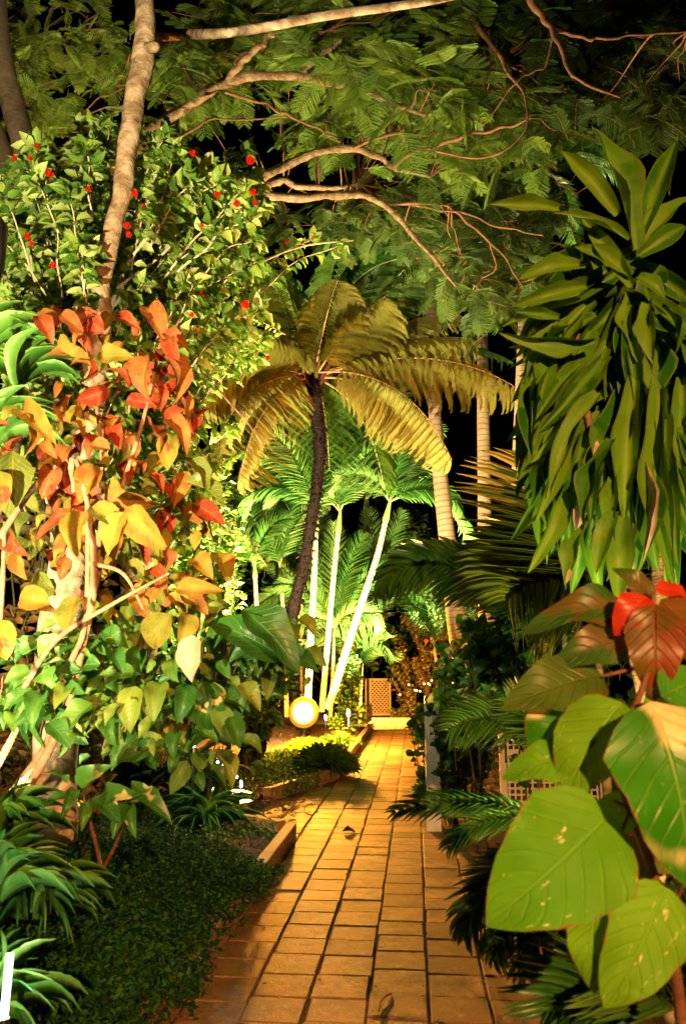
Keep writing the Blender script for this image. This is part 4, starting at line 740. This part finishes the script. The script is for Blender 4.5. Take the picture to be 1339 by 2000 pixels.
m_ = MB(); lattice(m_, c, X, w-.05, h-.12, .06, 13, .030, .008); lattice(m_, c+X*w/2+Y*w/2, Y, w-.05, h-.12, .06, 13, .030, .008)
m_.build('lattice_panel', M['lattice'], lbx, smooth=False)
m_ = MB(); m_.box(c+Y*w/2+UP*h/2, (w-.09, w-.09, h-.06), X, Y, UP); m_.build('liner', solid('dark_liner', (.10, .05, .02), .9), lbx, smooth=False)
# post and arched lattice gate on the right
def board(name, px, py0, py1, d, w, lab, top='pointed'):
    b_ = P(px, py1, d); b_[2] = 0; t = P(px, py0, d)[2]; m_ = MB(); m_.box(b_+UP*t/2, (w, .09, t), bev=.02)
    return tag(m_.build(name, M['white'], base=b_, smooth=False), lab, 'post')
board('fence_post', 846, 1357, 1575, 7.62, .13, 'pale timber post wrapped in dark vine at the path edge')
gt = thing('lattice_gate', 'white lattice gate with arched top behind the big leaves', 'gate', G(1040, 1600)); g0 = G(985, 1592); gd = g0[1]
gA = nz(np.array((1, -.12, 0))); gw = 1.0; z1 = P(985, 1425, gd)[2]; gc = g0*(1, 1, 0)+gA*gw/2
m_ = MB(); gB = np.cross(UP, gA)
for s_ in (-1, 1): m_.box(gc+gA*s_*gw/2+UP*z1/2, (.07, .06, z1), gA, gB, UP, .5, .01)
m_.box(gc+UP*.10, (gw-.08, .05, .09), gA, gB, UP); m_.box(gc+UP*.62, (gw-.08, .05, .07), gA, gB, UP)
a_ = [gc+gA*(-gw/2*cos(t))+UP*(z1-.02+.22*sin(t)) for t in np.linspace(0, pi, 18)]
for a1, b1 in zip(a_[:-1], a_[1:]):
    D = b1-a1; L = np.linalg.norm(D); D /= L; m_.box((a1+b1)/2, (.06, L+.01, .05), np.cross(D, gB), D, gB)
m_.build('frame', M['white'], gt, smooth=False)
m_ = MB()
for x in np.linspace(-gw/2+.06, gw/2-.06, 16): m_.box(gc+gA*x+UP*(z1/2+.09), (.018, .012, z1-.05), gA, gB, UP)
for z in np.arange(.2, z1, .062): m_.box(gc+gB*.014+UP*z, (gw-.09, .012, .018), gA, gB, UP)
m_.build('lattice', M['white'], gt, smooth=False)
pf = thing('picket_fence', 'low brown picket fence glinting behind the dark vine', 'fence', G(890, 1480)); c0 = P(862, 1470, 11.); c0[2] = 0; m_ = MB()
for i in range(26): m_.box(c0+np.array((i*.075, .05*i, .45)), (.035, .02, .9), r=.5)
for z in (.25, .75): m_.box(c0+np.array((12.5*.075, 12.5*.05-.0+.03, z)), (2.3, .03, .05), nz((1, .667, 0)), nz((-.667, 1, 0)), UP)
m_.build('pickets', M['lattice'], pf, smooth=False)
def hedge(name, lab, cat, poly, d0, d1, n, L, mt, wr=.5, k=14, tp=T_OV, base=None, group=None, twigs=True, fac=.4):
    xm = np.mean([q[0] for q in poly]); b_ = P(xm, 1400, (d0+d1)/2)*(1, 1, 0); t = thing(name, lab, cat, b_, group); m_ = MB(); s_ = MB()
    for x, y in sample(poly, n):
        e = P(x, y, rng.uniform(d0, d1)); s0 = np.array((b_[0]*.3+e[0]*.7, e[1], max(.0, e[2]-rng.uniform(.3, .8)))); pts = arc(s0, e, .05, 8)
        s_.tube(pts, np.linspace(.008, .003, 8), 4, .5, cap=False); leaves_on(m_, pts, tp, k, L, wr, .2, .9, .3, 0, 1, fac, 5)
    s_.tube([b_, b_+UP*.4], [.04, .03], 8); m_.build('foliage', M[mt], t); s_.build('stems', M['stem_dark'], t); return t
hg = hedge('hedge', 'reddish brown fine-leaved hedge beyond the lattice box', 'hedge', [(765, 1400), (765, 1240), (790, 1200), (880, 1190), (960, 1230), (980, 1400)], 22, 23.5, 260, .13, 'hedge', k=26)
for x, y in ((832, 1252), (843, 1243), (968, 1228), (957, 1232)): flower(x, y, 21.8 if x < 900 else 16, .10, hg, 'orange_petal')
hedge('shrub', 'green shrub between the cane palms and the tall palms', 'shrub', [(800, 1200), (830, 1120), (900, 1090), (1000, 1110), (1000, 1230), (880, 1220)], 17, 19, 90, .14, 'back', k=22)
hedge('shrub', 'dark shrub behind the left cane palms', 'shrub', [(380, 1350), (400, 1050), (480, 850), (560, 820), (640, 1000), (600, 1350)], 18.5, 20, 150, .18, 'back', k=20)
hedge('shrub', 'dim leafy thicket closing the view behind all the cane palms', 'shrub', [(560, 1300), (600, 1000), (700, 930), (820, 960), (860, 1250), (800, 1330)], 23.5, 25, 190, .24, 'back', k=20)
hedge('shrub', 'low bright shrub right of the leaning cane palm', 'shrub', [(640, 1410), (660, 1290), (700, 1260), (712, 1400)], 17, 18, 50, .13, 'palm', k=18)
hedge('shrub', 'dark leafy shrub hiding the foot of the fern trunk', 'shrub', [(420, 1400), (430, 1290), (520, 1260), (560, 1330), (480, 1420)], 9.8, 10.8, 34, .15, 'back', k=14)
hedge('shrub', 'broad-leaved green shrub at the left of the palm clump', 'shrub', [(330, 1250), (350, 950), (440, 900), (480, 1040), (470, 1180)], 7.5, 8.8, 60, .12, 'shrub', k=16)
vn = hedge('vine', 'dark vine smothering the pale post and fence', 'vine', [(800, 1420), (830, 1380), (900, 1330), (970, 1340), (975, 1420), (905, 1500), (880, 1570), (820, 1560), (835, 1460)], 7.5, 8.4, 120, .11, 'vine', .62, 10, T_OV, fac=.6)
m_ = MB()
for l in ([(890, 1560, 8, .008), (930, 1540, 8, .007), (900, 1480, 8, .006), (940, 1430, 8, .005)], [(990, 1590, 8, .01), (950, 1540, 8, .008), (930, 1500, 8, .006)], [(1000, 1600, 8, .008), (960, 1560, 8, .007), (940, 1480, 8, .005)]):
    q, r_ = pxpath(l, 20); m_.tube(q, r_, 5)
m_.build('tendrils', M['stem_pale'], vn)
fr_ = thing('fairy_lights', 'string of warm tiny lights glinting in the vine above the post', 'fairy lights', P(850, 1340, 9)*(1, 1, 0))
q = smooth([P(x, y, 9.2) for x, y in ((795, 1345), (815, 1340), (838, 1335), (860, 1365), (885, 1330), (905, 1390), (935, 1410))], 22); m_ = MB(); m_.tube(q, .003, 4); m_.build('wire', M['black'], fr_)
for i in range(22):
    c_ = q[i]+rng.normal(0, .05, 3); m_ = MB(); m_.tube([c_-UP*.012, c_, c_+UP*.012], [.004, .014, .004], 6); m_.build('bulb', M['glow_fairy'], fr_)
hedge('shrub', 'dark shrub behind the orange leaves at the far left edge', 'shrub', [(-10, 850), (120, 850), (200, 1000), (220, 1500), (-10, 1550)], 4.6, 5.4, 70, .12, 'hedge', .5, 16, T_OV, fac=.5)
hedge('variegated_shrub', 'shrub with cream and green leaves in front of the tall palm bases', 'shrub', [(860, 1330), (870, 1270), (930, 1230), (1000, 1230), (1010, 1330), (940, 1370)], 5.6, 6.4, 26, .16, 'varieg', .6, 6, T_OVF, fac=.7)
hedge('shrub', 'dark shrub under the dracaena and above the gate', 'shrub', [(960, 1220), (980, 1130), (1040, 1080), (1120, 1120), (1110, 1300), (1060, 1380), (980, 1330)], 5.0, 6.4, 60, .14, 'vine', .5, 12, T_OV, fac=.5)
hedge('shrub', 'dark foliage mass behind the gate on the right', 'shrub', [(900, 1400), (1000, 1200), (1345, 1150), (1345, 1600), (1000, 1600)], 8.6, 10, 130, .16, 'vine', .5, 14, T_OV, fac=.5)
# ------------------------------------------------------------------ right-hand palms
def rightpalm(lab, base, top, fr, mt, ll, lw=.035, d=5., nl=34, vee=.1, ang=52, tpl=T_LL):
    b_ = np.array(base, float); t = thing('palm', lab, 'palm', b_); m_ = MB(); m_.tube([b_, (b_+top)/2, top], [.03, .026, .018], 8); m_.build('stem', M['cane'], t)
    for s_, tx, ty, dr in fr:
        st_ = P(*s_) if s_ else top; tip = P(tx, ty, (s_[2] if s_ else d)-.1); v = tip-st_; L = np.linalg.norm(v)*(1+.08*dr); best = None
        for el in np.linspace(-1, 1.5, 40):
            D = nz(nz(v*(1, 1, 0))*cos(el)+UP*sin(el)); pts, _ = rachis(st_, D, L, dr); e = np.linalg.norm(pts[-1]-tip)
            if best is None or e < best[0]: best = (e, D)
        m_ = MB()
        if s_ : m_.tube(arc(top, st_, .1), .010, 5, 1.6, cap=False)
        frond(m_, st_, best[1], L, dr, nl, ll, lw, ang, vee, tpl, .04, .010, up=nz(np.array((0, -1., .7))), prof=.5); m_.build('frond', M[mt], t)
tp_ = P(1100, 1220, 5.2); rightpalm('green palm arching its fronds left over the path', (tp_[0], tp_[1], 0), tp_, [((985, 1180, 5.2), 745, 1160, 1.3), ((1020, 1200, 5.2), 870, 1140, .6)], 'palm_g', .36, .018, 5.2, 58)
tp_ = P(1160, 1160, 4.6); rightpalm('yellow-green palm fanning its leaflets behind the dracaena', (tp_[0], tp_[1], 0), tp_, [((1115, 1200, 4.6), 1035, 900, .1), (None, 1000, 1180, .9), (None, 1180, 940, .1), ((1150, 1180, 4.6), 1090, 960, .2)], 'palm_y', .64, .018, 4.6, 32, ang=74)
tp_ = P(1100, 1520, 4.6); tp_[2] = .5; rightpalm('low palm with comb-like frond in front of the vine and gate', (tp_[0], tp_[1], 0), tp_, [((1060, 1440, 4.6), 880, 1425, .7), ((1080, 1480, 4.6), 990, 1370, .2)], 'palm_g', .26, .022, 4.6, 28)
tp_ = P(1060, 1640, 3.0); rightpalm('small palm reaching a blade-like frond low across the path', (P(1300, 1640, 3.4)[0], 3.4, 0), P(1200, 1640, 3.2), [((1040, 1590, 3.0), 775, 1585, .3), ((1060, 1620, 3.0), 880, 1650, .9)], 'palm_g', .15, .016, 3.0, 18, ang=28)
tp_ = P(1100, 1720, 2.6); rightpalm('small palm with fine drooping fronds over the lower right paver edge', (P(1200, 1720, 2.6)[0], 2.6, 0), P(1180, 1720, 2.6), [((1080, 1700, 2.5), 915, 1830, 1.4), ((1120, 1740, 2.5), 970, 1870, 1.6), ((1130, 1760, 2.5), 1040, 1900, 1.6), ((1160, 1730, 2.4), 1130, 1890, 1.2), ((1090, 1690, 2.5), 950, 1760, .9)], 'palm_g', .16, .012, 2.5, 26, ang=40)
tp_ = P(1330, 1980, 2.0); rightpalm('dark broad palm in the bottom right corner', (tp_[0]+.1, 2.05, 0), tp_, [((1290, 1960, 1.95), 1070, 1990, .6), ((1300, 1960, 1.9), 1180, 1900, .3), ((1330, 1960, 1.9), 1350, 1780, .2)], 'palm_g', .22, .024, 2., 22, ang=34)
# ------------------------------------------------------------------ dracaena
db = np.array((*P(1285, 1200, 3.1)[:2], 0.)); dr_ = thing('dracaena', 'tall dracaena with drooping yellow-striped strap leaves on the right', 'dracaena', db)
m_ = MB(); q, r_ = pxpath([(1285, 1900, 3.1, .028), (1283, 1200, 3.1, .024), (1280, 1000, 3.1, .024), (1262, 800, 3.1, .022), (1240, 600, 3.1, .020), (1236, 480, 3.1, .016)], 40); m_.tube(q, r_, 10)
q2, r2 = pxpath([(1282, 1500, 3.1, .02), (1230, 1250, 3.0, .018), (1190, 1000, 3.0, .016), (1140, 780, 3.0, .014), (1125, 640, 3.0, .012)], 30); m_.tube(q2, r2, 8); m_.build('stems', M['bark_mid'], dr_)
lf = MB(); lr = lambda: T_DR[rng.integers(5)]
def dleaf(bx, by, tx, ty, w, d=3.0, dt=-.05, droop=1, rr=None, tp=None):
    a = P(bx, by, d); b = P(tx, ty, d+dt); L = np.linalg.norm(b-a)*1.06; V = nz(np.array((0, 0, 1.5))-a); lf.inst(T_DR[tp if tp is not None else rng.integers(5)], [a], [b-a], [nz(V+UP*.35+rng.normal(0, .4, 3))], L, w/FPX*d*.90, rng.random() if rr is None else rr)
for a in ((1235, 490, 1172, 245, 64, 0), (1240, 485, 1322, 262, 56, 3), (1205, 420, 1098, 288, 50, 1), (1090, 408, 965, 396, 38, 0), (1225, 470, 1090, 405, 26, 1), (1242, 500, 1345, 370, 52, 1), (1245, 500, 1350, 430, 50, 2), (1232, 560, 1135, 420, 44, 1), (1230, 540, 1130, 470, 44, 2), (1245, 540, 1300, 575, 42, 2),
          (1230, 570, 1240, 715, 52, 0), (1265, 590, 1268, 700, 50, 0), (1290, 600, 1340, 680, 48, 2), (1160, 660, 985, 665, 40, 1), (1090, 620, 1012, 608, 28, 0), (1140, 560, 1010, 590, 42, 2), (1130, 520, 1020, 530, 46, 2), (1240, 740, 1215, 1005, 56, 0), (1290, 760, 1305, 1130, 60, 0), (1170, 770, 1065, 945, 54, 1), (1200, 860, 1130, 1010, 56, 0),
          (1200, 1000, 1160, 1110, 48, 1), (1100, 960, 1040, 1110, 48, 0), (1150, 1020, 1100, 1140, 44, 0), (1215, 1010, 1205, 1170, 60, 0), (1330, 740, 1335, 960, 48, 1), (1080, 700, 1025, 870, 44, 1), (1110, 780, 1045, 900, 42, 0), (1060, 720, 1010, 840, 36, 0)): dleaf(*a[:5], d=rng.uniform(2.75, 2.95), tp=a[5], rr=rng.uniform(.4, 1))
for x, y in sample([(1235, 480), (1300, 560), (1345, 620), (1345, 900), (1300, 980), (1180, 940), (1090, 840), (1040, 700), (1080, 560), (1150, 520)], 330):
    cx = 1240+(y-480)*.04; off = (x-cx); L = rng.uniform(130, 240); f = np.clip((y-480)/350, 0, 1)
    dirx = off/140+rng.normal(0, .3); diry = .15+1.3*f+rng.normal(0, .2); n = math.hypot(dirx, diry); tx = max(x+dirx/n*L, 1022+rng.uniform(-20, 40)); ty = y+diry/n*L
    dleaf(x, y, tx, min(ty, 1180), rng.uniform(34, 54), rng.uniform(2.9, 3.5), rng.uniform(-.2, .15))
for x, y in sample([(1050, 800), (1200, 800), (1330, 850), (1340, 950), (1200, 960), (1080, 930)], 45):
    dleaf(x, y, x+rng.normal(-25, 25), y+rng.uniform(150, 240), rng.uniform(36, 54), rng.uniform(2.9, 3.4), 0)
lf.build('foliage', M['drac'], dr_)
DEAD = solid('grey_dead_leaf', (.42, .36, .32), .8, col2=(.3, .2, .14), nsc=30)
for bx, by, tx, ty, w in ((1128, 985, 1125, 1035, 30), (1222, 1080, 1235, 1140, 12), (1165, 860, 1158, 890, 12), (1260, 900, 1265, 1100, 14), (1112, 1110, 1105, 1140, 12)):
    m_ = MB(); a = P(bx, by, 2.8); b = P(tx, ty, 2.78); L = np.linalg.norm(b-a); m_.inst(T_LAN[0], [a], [b-a], [nz(np.array((.2, -1, .2)))], L, w/FPX*2.8, .5); m_.build('dead_leaf', DEAD, dr_)
# ------------------------------------------------------------------ big-leaved shrub, near right
bg = thing('large_leaf_shrub', 'close shrub with huge heart-shaped green leaves in the lower right', 'shrub', np.array((*P(1330, 2000, 1.45)[:2], 0.)))
def bleaf(bx, by, tx, ty, w, mt, d0=1.4, d1=1.35, tp=0, u=(0, -1, .4), lab=None, r=.5, k=1.08):
    m_ = MB(); a = P(bx, by, d0); b = P(tx, ty, d1); L = np.linalg.norm(b-a)*k; m_.inst(T_HT[tp], [a], [b-a], [nz(np.array(u, float))], L, w/FPX*(d0+d1)/2, r); o = m_.build('leaf', M[mt], bg)
    if lab: o['label'] = lab
bleaf(1195, 1585, 972, 1795, 236, 'big_green', 1.35, 1.28, 0, (.05, -1, .35), 'largest leaf, bright green with cream fleck', .6)
bleaf(1215, 1372, 1095, 1545, 158, 'big_green', 1.40, 1.36, 1, (-.5, -1, .5), 'green leaf curving down over the cream one', .9)
bleaf(1110, 1385, 1040, 1480, 120, 'big_cream', 1.46, 1.44, 2, (-.3, -1, .6), 'half cream leaf', .3)
bleaf(1120, 1490, 985, 1500, 84, 'big_green', 1.42, 1.40, 2, (.1, -1, .9), None, .6)
bleaf(1270, 1370, 1370, 1720, 250, 'big_cream', 1.32, 1.25, 0, (.1, -1, .25), 'deep green leaf with broad cream side at the right edge', .1)
bleaf(1168, 1742, 1148, 1940, 96, 'big_green', 1.36, 1.34, 1, (-.7, -1, .1), None, .95)
bleaf(1300, 1725, 1197, 1965, 152, 'big_green', 1.34, 1.30, 0, (-.05, -1, .1), 'lowest hanging leaf with yellowish side', .95)
bleaf(1330, 1620, 1215, 1720, 90, 'big_dark', 1.50, 1.5, 1, (-.3, -1, .8), None, .9)
bleaf(1240, 1560, 1150, 1640, 80, 'big_green', 1.44, 1.44, 1, (-.3, -1, .8), None, 1.)
bleaf(1255, 1200, 1030, 1195, 88, 'big_dark', 1.55, 1.5, 2, (.1, -1, .9), 'dark green leaf pointing left', .1)
bleaf(1250, 1240, 1090, 1285, 95, 'big_dark', 1.52, 1.47, 1, (.2, -1, .6), None, .1)
bleaf(1175, 1320, 1000, 1365, 130, 'big_dark', 1.5, 1.42, 0, (.3, -1, .7), 'olive leaf with reddish base', .6)
bleaf(1275, 1180, 1280, 1360, 112, 'big_bronze', 1.45, 1.42, 1, (-.3, -1, .2), 'bronze hanging leaf', .4)
bleaf(1290, 1170, 1375, 1290, 130, 'big_bronze', 1.47, 1.45, 0, (.5, -1, .5), None, .9)
bleaf(1262, 1165, 1200, 1230, 74, 'big_red', 1.47, 1.45, 2, (-.4, -1, .3), 'bright red rounded leaf', .5)
bleaf(1278, 1150, 1360, 1165, 50, 'big_red', 1.5, 1.5, 2, (.2, -1, .8), None, .6)
bleaf(1275, 1170, 1205, 1105, 50, 'big_dark', 1.6, 1.6, 1, (-.2, -1, .6), None, .4)
bleaf(1290, 1360, 1380, 1320, 100, 'big_green', 1.42, 1.42, 1, (.3, -1, .6), None, .05)
bleaf(1255, 1370, 1330, 1390, 60, 'big_green', 1.46, 1.46, 1, (.1, -1, .9), None, .9)
bleaf(1340, 1300, 1400, 1400, 120, 'big_green', 1.5, 1.5, 1, (-.1, -1, .5), None, .1)
bleaf(1350, 1760, 1400, 1900, 120, 'big_dark', 1.6, 1.6, 1, (-.1, -1, .5), None, .1)
m_ = MB()
for l in ([(1345, 2100, 1.6, .012), (1300, 1800, 1.5, .010), (1230, 1580, 1.42, .008), (1195, 1480, 1.42, .007), (1240, 1380, 1.42, .006), (1270, 1280, 1.45, .005), (1275, 1160, 1.47, .004)],
          [(1200, 1480, 1.42, .005), (1215, 1372, 1.40, .003)], [(1230, 1580, 1.42, .004), (1200, 1565, 1.37, .003)], [(1300, 1800, 1.5, .006), (1340, 1700, 1.38, .004), (1300, 1722, 1.35, .003)], [(1240, 1380, 1.42, .004), (1275, 1372, 1.35, .003)], [(1260, 1300, 1.45, .004), (1178, 1320, 1.48, .003)], [(1230, 1580, 1.42, .003), (1200, 1660, 1.38, .003), (1170, 1740, 1.36, .0025)]):
    q, r_ = pxpath(l, 24); m_.tube(q, r_, 8)
m_.build('stems', M['twig'], bg)
for o in bpy.data.objects:
    if '_b' in o: del o['_b']
